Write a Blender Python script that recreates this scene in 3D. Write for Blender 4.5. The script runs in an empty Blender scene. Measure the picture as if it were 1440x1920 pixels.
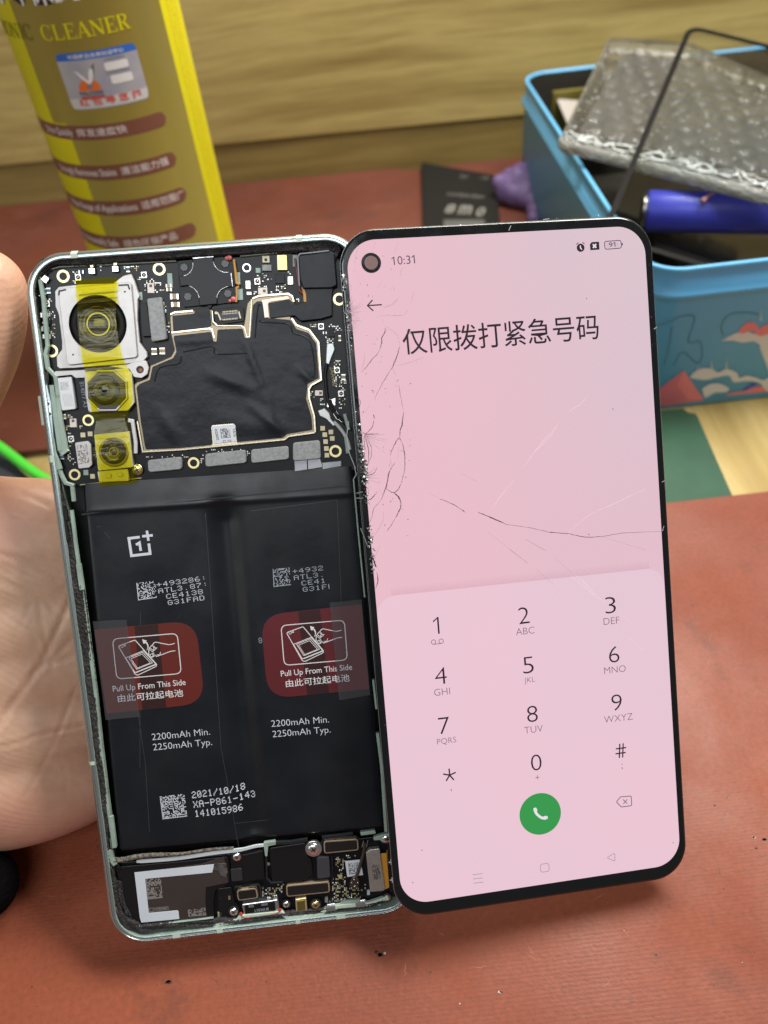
import bpy, math, random
import numpy as np
from mathutils import Vector, Matrix
from mathutils.geometry import tessellate_polygon

# ------------------------------------------------------------------ camera, world, lamps, exposure
SC = bpy.context.scene
COL = SC.collection
S = 0.001                                   # everything below is written in millimetres
FPX, CX, CY = 1450.0, 720.0, 960.0          # focal length and centre in photo pixels
HCAM = 212.5                                # camera height above the mat


def unit(v):
    v = np.array(v, float)
    return v / np.linalg.norm(v)


UP = -unit([880 - CX, 2360 - CY, FPX])      # world up seen from the camera (x right, y down, z forward)
YW = unit(np.array([0, 0, 1.]) - UP[2] * UP)
XW = np.cross(YW, UP)
M3 = np.array([XW, YW, UP])                 # camera vector -> world vector
CAMP = np.array([0, 0, HCAM])

cam_d = bpy.data.cameras.new('camera')
cam = bpy.data.objects.new('camera', cam_d)
COL.objects.link(cam)
r_, u_, b_ = M3 @ [1, 0, 0], M3 @ [0, -1, 0], M3 @ [0, 0, -1]
cam.matrix_world = Matrix(((r_[0], u_[0], b_[0], 0), (r_[1], u_[1], b_[1], 0), (r_[2], u_[2], b_[2], HCAM * S), (0, 0, 0, 1)))
cam_d.sensor_fit = 'HORIZONTAL'
cam_d.sensor_width = 36.0
cam_d.lens = 36.0 * FPX / 1440.0
cam_d.clip_start, cam_d.clip_end = 0.01, 50
cam_d.dof.use_dof = True
cam_d.dof.focus_distance = 0.182
cam_d.dof.aperture_fstop = cam_d.lens / 2.15
SC.camera = cam

world = bpy.data.worlds.new('World')
SC.world = world
world.use_nodes = True
bg = world.node_tree.nodes['Background']
bg.inputs[0].default_value = (1.0, 0.97, 0.93, 1)
bg.inputs[1].default_value = 0.10


def lamp(name, loc, target, sx, sy, watts, col):
    d = bpy.data.lights.new(name, 'AREA')
    d.shape, d.size, d.size_y, d.energy, d.color = 'RECTANGLE', sx * S, sy * S, watts, col
    o = bpy.data.objects.new(name, d)
    COL.objects.link(o)
    o.location = Vector(loc) * S
    o.rotation_euler = (Vector(target) - Vector(loc)).to_track_quat('-Z', 'Y').to_euler()
    return o


lamp('shelf_lamp', (200, 350, 520), (30, 180, 20), 460, 110, 6.6, (1.0, 0.97, 0.90))
lamp('ceiling_lamp', (-180, -720, 1250), (0, 180, 0), 900, 500, 8.6, (0.93, 0.97, 1.0))
lamp('can_streak_fill', (-620, -260, 420), (-40, 250, 60), 260, 420, .8, (1.0, 0.97, 0.93))  # added fill without a known source, gives the can its streak

SC.view_settings.view_transform = 'Standard'
SC.view_settings.look = 'None'
SC.view_settings.exposure = 0.0
SC.view_settings.gamma = 1.0
SC.view_settings.use_curve_mapping = False
SC.cycles.transparent_max_bounces = 24
SC.cycles.max_bounces = 8


# ------------------------------------------------------------------ helpers
def tag(o, label=None, cat=None, group=None, kind=None):
    if label: o['label'] = label
    if cat: o['category'] = cat
    if group: o['group'] = group
    if kind: o['kind'] = kind
    return o


def ray(px, py):
    return M3 @ np.array([(px - CX) / FPX, (py - CY) / FPX, 1.0])


def at(px, py, z=0.0):                       # photo ray meets a level plane
    r = ray(px, py)
    return CAMP + r * ((z - HCAM) / r[2])


def atY(px, py, Y):
    r = ray(px, py)
    return CAMP + r * (Y / r[1])


def project(P):
    c = (np.asarray(P) - CAMP) @ M3          # world -> camera
    return np.c_[c[:, 0] / c[:, 2] * FPX + CX, c[:, 1] / c[:, 2] * FPX + CY]


def rodr(r):
    r = np.array(r); th = np.linalg.norm(r); k = r / th
    K = np.array([[0, -k[2], k[1]], [k[2], 0, -k[0]], [-k[1], k[0], 0]])
    return np.eye(3) + math.sin(th) * K + (1 - math.cos(th)) * K @ K


class Frame:                                 # a plane in space: origin bottom centre, x right, y up, z out
    def __init__(self, rv, t, scale, w, h):
        R = rodr(rv)
        self.w, self.h = w * scale, h * scale
        self.ex, self.ey, self.ez = M3 @ R[:, 0], -(M3 @ R[:, 1]), -(M3 @ R[:, 2])
        self.o = CAMP + (M3 @ np.array(t)) * scale - self.ey * self.h / 2

    def __call__(self, px, py, z=0.0):
        d = ray(px, py)
        o = self.o + self.ez * z
        t = ((o - CAMP) @ self.ez) / (d @ self.ez)
        q = CAMP + d * t - self.o
        return (q @ self.ex, q @ self.ey)

    def P(self, pts, z=0.0):
        return [self(p[0], p[1], z) for p in pts]

    def matrix(self):
        m = Matrix.Identity(4)
        for i, v in enumerate((self.ex, self.ey, self.ez)):
            for j in range(3): m[j][i] = v[j]
        for j in range(3): m[j][3] = self.o[j] * S
        return m

    def world(self, P):
        P = np.asarray(P, float)
        return self.o + P[:, :1] * self.ex + P[:, 1:2] * self.ey + P[:, 2:] * self.ez

    def local(self, P):
        q = np.asarray(P, float) - self.o
        return np.c_[q @ self.ex, q @ self.ey, q @ self.ez]


BODY = Frame([.112296599, -.0559659317, -.0868422198], [-34.9851257, 21.0960230, 177.890567], 1.015, 74.6, 162.2)
SCRN = Frame([.0682217846, -.116389286, -.0879416657], [32.8602221, 14.0124090, 183.813899], 0.985, 74.0, 162.2)


class MB:
    def __init__(self): self.v, self.f, self.m, self.s = [], [], [], []

    def add(self, verts, faces, m=0, smooth=False):
        n = len(self.v)
        self.v += [tuple(map(float, v)) for v in verts]
        for f in faces:
            self.f.append([i + n for i in f]); self.m.append(m); self.s.append(smooth)

    def build(self, name, mats, parent=None):
        me = bpy.data.meshes.new(name)
        me.from_pydata([(x * S, y * S, z * S) for x, y, z in self.v], [], self.f)
        mats = mats if isinstance(mats, (list, tuple)) else [mats]
        for m in mats: me.materials.append(m)
        me.polygons.foreach_set('material_index', self.m)
        me.polygons.foreach_set('use_smooth', self.s)
        me.update()
        o = bpy.data.objects.new(name, me)
        COL.objects.link(o)
        if parent: o.parent = parent
        return o


def empty(name, matrix=None, loc=None):
    o = bpy.data.objects.new(name, None)
    o.empty_display_size = 0.01
    COL.objects.link(o)
    if matrix is not None: o.matrix_world = matrix
    if loc is not None: o.location = Vector(loc) * S
    return o


def area2(p):
    return sum(p[i][0] * p[(i + 1) % len(p)][1] - p[(i + 1) % len(p)][0] * p[i][1] for i in range(len(p)))


def ccw(p):
    p = [tuple(q[:2]) for q in p]
    return p if area2(p) > 0 else p[::-1]


def rnd(pts, r, n=5):                        # round the corners of a polygon (r: number or list)
    pts = ccw(pts); out = []
    N = len(pts)
    for i in range(N):
        a, b, c = (Vector(pts[i - 1]), Vector(pts[i]), Vector(pts[(i + 1) % N]))
        u, v = (a - b), (c - b)
        lu, lv = u.length, v.length
        if lu < 1e-6 or lv < 1e-6: continue
        u /= lu; v /= lv
        rr = r[i] if isinstance(r, (list, tuple)) else r
        cosa = max(-1, min(1, u.dot(v)))
        ang = math.acos(cosa)
        if rr <= 0 or ang > 3.05: out.append(tuple(b)); continue
        d = min(rr / math.tan(ang / 2), lu * .48, lv * .48)
        p, q = b + u * d, b + v * d
        for k in range(n + 1):
            t = k / n
            out.append(tuple((1 - t) ** 2 * p + 2 * t * (1 - t) * b + t * t * q))
    return out


def rrect(w, h, r, n=10, cx=0, cy=0):
    out = []
    for (sx, sy, a0) in ((1, 1, 0), (-1, 1, 90), (-1, -1, 180), (1, -1, 270)):
        for k in range(n + 1):
            a = math.radians(a0 + 90 * k / n)
            out.append((cx + sx * (w / 2 - r) + r * math.cos(a), cy + sy * (h / 2 - r) + r * math.sin(a)))
    return out


def offset(pts, d):                          # inward offset of a ccw polygon
    N = len(pts); out = []
    for i in range(N):
        a, b, c = Vector(pts[i - 1]), Vector(pts[i]), Vector(pts[(i + 1) % N])
        e1, e2 = (b - a), (c - b)
        if e1.length < 1e-9 or e2.length < 1e-9: out.append(tuple(b)); continue
        n1 = Vector((-e1.y, e1.x)).normalized(); n2 = Vector((-e2.y, e2.x)).normalized()
        m = n1 + n2
        k = max(0.35, m.length_squared / 2)
        out.append(tuple(b + m * (d / k)))
    return out


def fill(mb, loops, z, m=0, flip=False):
    zf = z if callable(z) else (lambda x, y: z)
    L = [[Vector((p[0], p[1], 0)) for p in l] for l in loops]
    tri = tessellate_polygon(L)
    pts = [(p[0], p[1], zf(p[0], p[1])) for l in loops for p in l]
    fs = []
    for t in tri:
        a, b, c = (pts[i] for i in t)
        ar = (b[0] - a[0]) * (c[1] - a[1]) - (b[1] - a[1]) * (c[0] - a[0])
        if abs(ar) < 1e-9: continue
        fs.append(list(t) if (ar > 0) != flip else list(t)[::-1])
    mb.add(pts, fs, m)


def side(mb, pts, zs, ins, m=0, smooth=False, inward=False):   # skin through rings (z, inset)
    rings = [offset(pts, i) if i else pts for i in ins]
    N = len(pts)
    vs = [(p[0], p[1], z) for ring, z in zip(rings, zs) for p in ring]
    fs = []
    for k in range(len(zs) - 1):
        for i in range(N):
            j = (i + 1) % N
            q = [k * N + i, k * N + j, (k + 1) * N + j, (k + 1) * N + i]
            fs.append(q[::-1] if inward else q)
    mb.add(vs, fs, m, smooth)
    return rings[-1]


def prism(mb, pts, z0, z1, m=0, bev=0.0, holes=(), mtop=None, hole_z=None, mh=None):
    pts = ccw(pts)
    mtop = m if mtop is None else mtop
    if bev > 0: top = side(mb, pts, (z0, z1 - bev, z1 - bev * .3, z1), (0, 0, bev * .3, bev), m)
    else: side(mb, pts, (z0, z1), (0, 0), m); top = pts
    hs = [ccw(h) for h in holes]
    fill(mb, [top] + hs, z1, mtop)
    for h in hs:
        side(mb, h, (z1, z0 if hole_z is None else hole_z), (0, 0), m if mh is None else mh, inward=False)


def circ(cx, cy, r, n=28, a0=0.0):
    return [(cx + r * math.cos(a0 + 2 * math.pi * k / n), cy + r * math.sin(a0 + 2 * math.pi * k / n)) for k in range(n)]


def dome(mb, cx, cy, r, z0, h, m=0, n=16, k=5):
    vs, fs = [], []
    for j in range(k):
        a = math.pi / 2 * j / k
        for i in range(n):
            t = 2 * math.pi * i / n
            vs.append((cx + r * math.cos(a) * math.cos(t), cy + r * math.cos(a) * math.sin(t), z0 + h * math.sin(a)))
    vs.append((cx, cy, z0 + h))
    for j in range(k - 1):
        for i in range(n):
            i2 = (i + 1) % n
            fs.append((j * n + i, j * n + i2, (j + 1) * n + i2, (j + 1) * n + i))
    for i in range(n): fs.append(((k - 1) * n + i, (k - 1) * n + (i + 1) % n, k * n))
    mb.add(vs, fs, m, True)


def smoothline(pts, n=6):                    # Catmull-Rom through points of any dimension
    P = [np.array(p, float) for p in pts]
    if len(P) < 3: return P
    P = [2 * P[0] - P[1]] + P + [2 * P[-1] - P[-2]]
    out = []
    for i in range(1, len(P) - 2):
        for k in range(n):
            t = k / n
            a, b, c, d = P[i - 1], P[i], P[i + 1], P[i + 2]
            out.append(.5 * (2 * b + (c - a) * t + (2 * a - 5 * b + 4 * c - d) * t * t + (3 * b - a - 3 * c + d) * t ** 3))
    out.append(P[-2])
    return out


def ribbon(mb, pts, w, z, m=0, h=0.0, bev=0.0, closed=False):   # flat or raised band along a 2D path
    P = [Vector((p[0], p[1])) for p in pts]
    N = len(P)
    ws = w if isinstance(w, (list, tuple)) else [w] * N
    L, R = [], []
    for i in range(N):
        if closed: d = (P[(i + 1) % N] - P[i]).normalized() + (P[i] - P[i - 1]).normalized()
        else:
            d = Vector((0, 0))
            if i < N - 1: d += (P[i + 1] - P[i]).normalized()
            if i > 0: d += (P[i] - P[i - 1]).normalized()
        if d.length < 1e-9: d = Vector((1, 0))
        k = d.length / (2 if (closed or 0 < i < N - 1) else 1)
        d.normalize()
        n = Vector((-d.y, d.x)) * (ws[i] / 2 / max(k, .5))
        L.append(P[i] + n); R.append(P[i] - n)
    zz = z if isinstance(z, (list, tuple)) else [z] * N
    E = N if closed else N - 1
    if h <= 0:
        vs = [(p.x, p.y, zz[i]) for i, p in enumerate(L)] + [(p.x, p.y, zz[i]) for i, p in enumerate(R)]
        mb.add(vs, [(N + i, N + (i + 1) % N, (i + 1) % N, i) for i in range(E)], m)
    else:
        b = bev or h * .3
        vs = []
        for i in range(N):
            l, r = L[i], R[i]
            k = min(.45, b / max(ws[i], 1e-6))
            for (p, z_) in ((l, zz[i]), (l, zz[i] + h - b), (l + (r - l) * k, zz[i] + h), (r + (l - r) * k, zz[i] + h), (r, zz[i] + h - b), (r, zz[i])):
                vs.append((p.x, p.y, z_))
        fs = []
        for i in range(E):
            j = (i + 1) % N
            for k in range(5): fs.append((i * 6 + k, i * 6 + k + 1, j * 6 + k + 1, j * 6 + k))
        if not closed: fs += [(0, 5, 4, 3, 2, 1)[::-1], tuple((N - 1) * 6 + k for k in (0, 5, 4, 3, 2, 1))]
        mb.add(vs, fs, m)


def tube(mb, pts, r, m=0, n=10, cap=True):
    P = [Vector(p) for p in pts]; N = len(P)
    rs = r if isinstance(r, (list, tuple)) else [r] * N
    vs, fs = [], []
    ref = None
    for i in range(N):
        d = (P[min(i + 1, N - 1)] - P[max(i - 1, 0)]).normalized()
        if ref is None: ref = d.orthogonal()
        ref = (ref - d * ref.dot(d)).normalized()
        b = d.cross(ref)
        for k in range(n):
            a = 2 * math.pi * k / n
            vs.append(P[i] + (ref * math.cos(a) + b * math.sin(a)) * rs[i])
    for i in range(N - 1):
        for k in range(n):
            fs.append((i * n + k, i * n + (k + 1) % n, (i + 1) * n + (k + 1) % n, (i + 1) * n + k))
    mb.add(vs, fs, m, True)
    if cap:
        mb.add(vs[:n], [tuple(range(n))[::-1]], m)
        mb.add(vs[-n:], [tuple(range(n))], m)


def box(mb, x0, x1, y0, y1, z0, z1, m=0, bev=0.0, R=None):
    prism(mb, [(x0, y0), (x1, y0), (x1, y1), (x0, y1)], z0, z1, m, bev)


_tc = bpy.data.curves.new('glyphs', 'FONT')
_to = bpy.data.objects.new('glyphs', _tc)
COL.objects.link(_to)
_cache = {}


def glyph(s, bold=0.0, res=3):
    k = (s, bold, res)
    if k not in _cache:
        _tc.body = s; _tc.offset = bold; _tc.resolution_u = res
        _to.update_tag()
        dg = bpy.context.evaluated_depsgraph_get(); dg.update()
        ev = _to.evaluated_get(dg)
        me = ev.to_mesh()
        V = np.array([v.co[:2] for v in me.vertices]) if len(me.vertices) else np.zeros((0, 2))
        F = [list(p.vertices) for p in me.polygons]
        ev.to_mesh_clear()
        if '1' in s and len(V):               # the stock figure 1 is a bare stem: give it its flag
            adj = {}
            for f in F:
                for i in f: adj.setdefault(i, set()).update(f)
            seen = set(); extra = []
            for i in range(len(V)):
                if i in seen or i not in adj: continue
                comp_, st_ = set(), [i]
                while st_:
                    j = st_.pop()
                    if j in comp_: continue
                    comp_.add(j); st_ += adj[j]
                seen |= comp_
                q_ = V[list(comp_)]; lo_, hi_ = q_.min(0), q_.max(0)
                if len(comp_) == 4 and hi_[1] - lo_[1] > .6 and hi_[0] - lo_[0] < .2: extra.append((lo_, hi_))
            for lo_, hi_ in extra:
                w_ = hi_[0] - lo_[0]; n0 = len(V)
                V = np.vstack([V, [(lo_[0] + w_ * .4, hi_[1]), (lo_[0] - .17, hi_[1] - .13), (lo_[0] - .17, hi_[1] - .13 - w_ * .95), (lo_[0] + .002, hi_[1] - w_ * .95)]])
                F.append([n0, n0 + 1, n0 + 2, n0 + 3])
        _cache[k] = (V, F)
    return _cache[k]


def text_at(mb, s, p0, p1, z, m=0, h=None, bold=0.0, conv=None, desc=False, xheight=None):
    """set text so that its ink runs from p0 to p1 along the baseline; h = height of the ink"""
    V, F = glyph(s, bold)
    if len(V) == 0: return
    lo, hi = V.min(0), V.max(0)
    p0, p1 = np.array(p0[:2]), np.array(p1[:2])
    ux = (p1 - p0); L = np.linalg.norm(ux); ux = ux / L
    uy = np.array([-ux[1], ux[0]])
    sx = L / (hi[0] - lo[0])
    base = 0.0 if not desc else lo[1]
    sy = sx if h is None else h / (hi[1] - base)
    Q = [p0 + ux * (v[0] - lo[0]) * sx + uy * (v[1] - base) * sy for v in V]
    vs = [(q[0], q[1], z) for q in Q]
    if conv: vs = [conv(*v) for v in vs]
    fs = []
    for f in F:
        a, b, c = (Q[i] for i in f[:3])
        ar = (b[0] - a[0]) * (c[1] - a[1]) - (b[1] - a[1]) * (c[0] - a[0])
        fs.append(f if ar > 0 else f[::-1])
    mb.add(vs, fs, m)


DOT = {'0': '01110 10001 10011 10101 11001 10001 01110', '1': '00100 01100 00100 00100 00100 00100 01110',
       '2': '01110 10001 00001 00110 01000 10000 11111', '3': '01110 10001 00001 00110 00001 10001 01110',
       '4': '00010 00110 01010 10010 11111 00010 00010', '5': '11111 10000 11110 00001 00001 10001 01110',
       '6': '00110 01000 10000 11110 10001 10001 01110', '7': '11111 00001 00010 00100 01000 01000 01000',
       '8': '01110 10001 10001 01110 10001 10001 01110', '9': '01110 10001 10001 01111 00001 00010 01100',
       'A': '01110 10001 10001 11111 10001 10001 10001', 'T': '11111 00100 00100 00100 00100 00100 00100',
       'L': '10000 10000 10000 10000 10000 10000 11111', 'C': '01110 10001 10000 10000 10000 10001 01110',
       'E': '11111 10000 10000 11110 10000 10000 11111', 'G': '01110 10001 10000 10111 10001 10001 01110',
       'F': '11111 10000 10000 11110 10000 10000 10000', 'D': '11110 10001 10001 10001 10001 10001 11110',
       'X': '10001 10001 01010 00100 01010 10001 10001', 'P': '11110 10001 10001 11110 10000 10000 10000',
       '+': '00000 00100 00100 11111 00100 00100 00000', '-': '00000 00000 00000 11111 00000 00000 00000',
       '/': '00001 00001 00010 00100 01000 10000 10000', ':': '00000 00100 00000 00000 00100 00000 00000',
       '.': '00000 00000 00000 00000 00000 00000 00100', '|': '10000 10000 10000 10000 10000 10000 10000'}


def dots(mb, s, p0, ux, uy, pitch, h, z, m=0, cell=.80, wfrac=.76):
    """dot-matrix printing: p0 lower left, ux/uy unit vectors"""
    ux, uy = np.array(ux), np.array(uy)
    for i, ch in enumerate(s):
        if ch == ' ' or ch not in DOT: continue
        rows = DOT[ch].split()
        dx, dy = pitch * wfrac / 5, h / 7
        for r, row in enumerate(rows):
            for c, b in enumerate(row):
                if b == '1':
                    q = np.array(p0) + ux * (i * pitch + c * dx) + uy * ((6 - r) * dy)
                    a, e = ux * dx * cell * 1.12, uy * dy * cell
                    mb.add([(*q, z), (*(q + a), z), (*(q + a + e), z), (*(q + e), z)], [(0, 1, 2, 3)], m)


def speckle(mb, quad, n, z, m=0, seed=1, dens=.5, border=True):
    """printed block of square dots between four corners (tl, tr, br, bl)"""
    rg = random.Random(seed)
    tl, tr, br, bl = (np.array(q) for q in quad)
    for i in range(n):
        for j in range(n):
            on = rg.random() < dens
            if border: on = on or i == 0 or j == n - 1
            if not on: continue
            def pt(u, v): return (tl * (1 - u) + tr * u) * (1 - v) + (bl * (1 - u) + br * u) * v
            k = .84
            q = [pt(i / n, (j + k) / n), pt((i + k) / n, (j + k) / n), pt((i + k) / n, j / n), pt(i / n, j / n)]
            mb.add([(*p, z) for p in q], [(0, 1, 2, 3)], m)


# ------------------------------------------------------------------ materials
def mat(name, col, rough=.5, metal=0.0, var=None, bump=None, col2=None, emit=None, estr=1.0, coat=0.0, spec=None, sss=0.0, stretch=None, rvar=None):
    m = bpy.data.materials.new(name); m.use_nodes = True
    nt = m.node_tree; N, L = nt.nodes, nt.links
    b = N['Principled BSDF']
    b.inputs['Base Color'].default_value = (*col, 1)
    b.inputs['Roughness'].default_value = rough
    b.inputs['Metallic'].default_value = metal
    if coat: b.inputs['Coat Weight'].default_value = coat; b.inputs['Coat Roughness'].default_value = .08
    if spec is not None: b.inputs['Specular IOR Level'].default_value = spec
    if sss:
        b.inputs['Subsurface Weight'].default_value = sss
        b.inputs['Subsurface Radius'].default_value = (1.0, .35, .18)
        b.inputs['Subsurface Scale'].default_value = .0016
    if emit:
        b.inputs['Emission Color'].default_value = (*emit, 1); b.inputs['Emission Strength'].default_value = estr
    tc = N.new('ShaderNodeTexCoord')
    src = tc.outputs['Object']
    if stretch:
        mp = N.new('ShaderNodeMapping'); mp.inputs['Scale'].default_value = stretch
        L.new(src, mp.inputs['Vector']); src = mp.outputs[0]
    if var:
        sc, amt = var
        n = N.new('ShaderNodeTexNoise'); n.inputs['Scale'].default_value = sc; n.inputs['Detail'].default_value = 6
        L.new(src, n.inputs['Vector'])
        mx = N.new('ShaderNodeMix'); mx.data_type = 'RGBA'
        mx.inputs['A'].default_value = (*col, 1)
        c2 = col2 or tuple(c * (1 - amt) for c in col)
        mx.inputs['B'].default_value = (*c2, 1)
        rp = N.new('ShaderNodeValToRGB'); rp.color_ramp.elements[0].position = .38; rp.color_ramp.elements[1].position = .66
        L.new(n.outputs['Fac'], rp.inputs[0]); L.new(rp.outputs[0], mx.inputs['Factor'])
        L.new(mx.outputs['Result'], b.inputs['Base Color'])
    if rvar:
        sc, lo, hi = rvar
        n = N.new('ShaderNodeTexNoise'); n.inputs['Scale'].default_value = sc; n.inputs['Detail'].default_value = 4
        L.new(src, n.inputs['Vector'])
        mr = N.new('ShaderNodeMapRange'); mr.inputs['From Min'].default_value = .35; mr.inputs['From Max'].default_value = .65
        mr.inputs['To Min'].default_value = lo; mr.inputs['To Max'].default_value = hi
        L.new(n.outputs['Fac'], mr.inputs[0]); L.new(mr.outputs[0], b.inputs['Roughness'])
    if bump:
        sc, st, dist = bump
        n = N.new('ShaderNodeTexNoise'); n.inputs['Scale'].default_value = sc; n.inputs['Detail'].default_value = 5
        L.new(src, n.inputs['Vector'])
        bp = N.new('ShaderNodeBump'); bp.inputs['Strength'].default_value = st; bp.inputs['Distance'].default_value = dist
        L.new(n.outputs['Fac'], bp.inputs['Height']); L.new(bp.outputs[0], b.inputs['Normal'])
    return m


def nodes_of(m): return m.node_tree.nodes, m.node_tree.links, m.node_tree.nodes['Principled BSDF']


def noise(N, L, src, scale, detail=5, rough=.5, stretch=None):
    if stretch:
        mp = N.new('ShaderNodeMapping'); mp.inputs['Scale'].default_value = stretch
        L.new(src, mp.inputs['Vector']); src = mp.outputs[0]
    n = N.new('ShaderNodeTexNoise'); n.inputs['Scale'].default_value = scale; n.inputs['Detail'].default_value = detail
    n.inputs['Roughness'].default_value = rough
    L.new(src, n.inputs['Vector'])
    return n.outputs['Fac']


def ramp(N, L, fac, stops):
    r = N.new('ShaderNodeValToRGB'); e = r.color_ramp.elements
    while len(e) < len(stops): e.new(.5)
    for k, (p, c) in zip(e, stops):
        k.position = p; k.color = (*c, 1)
    L.new(fac, r.inputs[0])
    return r.outputs[0]


def mixc(N, L, fac, a, b, mode='MIX'):
    x = N.new('ShaderNodeMix'); x.data_type = 'RGBA'; x.blend_type = mode
    for key, v in (('Factor', fac), ('A', a), ('B', b)):
        if isinstance(v, bpy.types.NodeSocket): L.new(v, x.inputs[key])
        elif isinstance(v, (int, float)): x.inputs[key].default_value = v
        else: x.inputs[key].default_value = (*v, 1)
    return x.outputs['Result']


def mmath(N, L, op, a, b=None):
    x = N.new('ShaderNodeMath'); x.operation = op
    for i, v in enumerate((a, b)):
        if v is None: continue
        if isinstance(v, bpy.types.NodeSocket): L.new(v, x.inputs[i])
        else: x.inputs[i].default_value = v
    return x.outputs[0]


def bumpn(N, L, b, hgt, strength, dist):
    bp = N.new('ShaderNodeBump'); bp.inputs['Strength'].default_value = strength; bp.inputs['Distance'].default_value = dist
    L.new(hgt, bp.inputs['Height']); L.new(bp.outputs[0], b.inputs['Normal'])


def objco(N): return N.new('ShaderNodeTexCoord').outputs['Object']


def rubber(name, c1, c2, stain):
    m = mat(name, c1, .62)
    N, L, b = nodes_of(m); s = objco(N)
    base = ramp(N, L, noise(N, L, s, 9, 8, .6), [(.3, c2), (.7, c1)])
    fine = ramp(N, L, noise(N, L, s, 700, 3), [(.3, (.82, .82, .82)), (.7, (1.08, 1.08, 1.08))])
    col = mixc(N, L, .8, base, fine, 'MULTIPLY')
    st = ramp(N, L, noise(N, L, s, 34, 9, .62), [(.60, (0, 0, 0)), (.72, (1, 1, 1))])
    col = mixc(N, L, mmath(N, L, 'MULTIPLY', st, .55), col, stain)
    sp = ramp(N, L, noise(N, L, s, 260, 4, .5), [(.70, (0, 0, 0)), (.76, (1, 1, 1))])
    col = mixc(N, L, mmath(N, L, 'MULTIPLY', sp, .6), col, (.05, .03, .025))
    pale = ramp(N, L, noise(N, L, s, 21, 9, .7, (1, 2.2, 1)), [(.58, (0, 0, 0)), (.75, (1, 1, 1))])
    col = mixc(N, L, mmath(N, L, 'MULTIPLY', pale, .13), col, (.48, .20, .11))
    L.new(col, b.inputs['Base Color'])
    w = N.new('ShaderNodeTexWave'); w.wave_type = 'BANDS'; w.bands_direction = 'Y'
    w.inputs['Scale'].default_value = 330; w.inputs['Distortion'].default_value = 2.5; w.inputs['Detail'].default_value = 3
    w.inputs['Detail Scale'].default_value = 2
    L.new(s, w.inputs['Vector'])
    hh = mmath(N, L, 'ADD', mmath(N, L, 'MULTIPLY', w.outputs['Fac'], .16), noise(N, L, s, 900, 4))
    bumpn(N, L, b, hh, .45, .00025)
    rr = ramp(N, L, noise(N, L, s, 30, 6), [(.3, (.5, .5, .5)), (.7, (.75, .75, .75))])
    L.new(rr, b.inputs['Roughness'])
    return m


def wood(name, c1, c2, c3, stretch, rough=.5):
    m = mat(name, c1, rough)
    N, L, b = nodes_of(m); s = objco(N)
    dv = N.new('ShaderNodeVectorMath'); dv.operation = 'ADD'; L.new(s, dv.inputs[0])
    nz = N.new('ShaderNodeTexNoise'); nz.inputs['Scale'].default_value = 5; L.new(s, nz.inputs['Vector'])
    vs_ = N.new('ShaderNodeVectorMath'); vs_.operation = 'SCALE'; vs_.inputs['Scale'].default_value = .022; L.new(nz.outputs['Color'], vs_.inputs[0]); L.new(vs_.outputs[0], dv.inputs[1]); s = dv.outputs[0]
    g = noise(N, L, s, 7, 8, .6, stretch)
    big = noise(N, L, s, 3.2, 3, .5, tuple(k * .6 for k in stretch))
    col = ramp(N, L, mmath(N, L, 'ADD', mmath(N, L, 'MULTIPLY', g, .6), mmath(N, L, 'MULTIPLY', big, .4)), [(.36, c3), (.46, c2), (.52, c1), (.57, c2), (.63, c1)])
    fib = ramp(N, L, noise(N, L, s, 30, 6, .7, stretch), [(.3, (.78, .77, .74)), (.7, (1.06, 1.06, 1.06))])
    L.new(mixc(N, L, .8, col, fib, 'MULTIPLY'), b.inputs['Base Color'])
    bumpn(N, L, b, g, .12, .0006)
    return m


def clear(name, tint, gloss_rough=.1, haze=0.0, haze_col=(.6, .6, .6), bump=None, fres=1.45, minrefl=0.0):
    m = bpy.data.materials.new(name); m.use_nodes = True
    N, L = m.node_tree.nodes, m.node_tree.links
    N.clear()
    out = N.new('ShaderNodeOutputMaterial')
    tr = N.new('ShaderNodeBsdfTransparent'); tr.inputs[0].default_value = (*tint, 1)
    gl = N.new('ShaderNodeBsdfGlossy'); gl.inputs['Roughness'].default_value = gloss_rough
    fr = N.new('ShaderNodeFresnel'); fr.inputs[0].default_value = fres
    cur = tr.outputs[0]
    if haze:
        df = N.new('ShaderNodeBsdfDiffuse'); df.inputs[0].default_value = (*haze_col, 1)
        mx = N.new('ShaderNodeMixShader'); mx.inputs[0].default_value = haze
        L.new(cur, mx.inputs[1]); L.new(df.outputs[0], mx.inputs[2]); cur = mx.outputs[0]
    mx = N.new('ShaderNodeMixShader')
    f = fr.outputs[0]
    if minrefl: f = mmath(N, L, 'MAXIMUM', f, minrefl)
    L.new(f, mx.inputs[0]); L.new(cur, mx.inputs[1]); L.new(gl.outputs[0], mx.inputs[2])
    L.new(mx.outputs[0], out.inputs[0])
    if bump:
        s = objco(N)
        sc, st, dist, strch = bump
        bp = N.new('ShaderNodeBump'); bp.inputs['Strength'].default_value = st; bp.inputs['Distance'].default_value = dist
        L.new(noise(N, L, s, sc, 4, .5, strch), bp.inputs['Height'])
        L.new(bp.outputs[0], gl.inputs['Normal']); L.new(bp.outputs[0], fr.inputs['Normal'])
    return m


def glow(name, col, strength=1.0, base=(0.01, 0.01, 0.01)):
    return mat(name, base, .22, emit=col, estr=strength, spec=.3)


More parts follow.
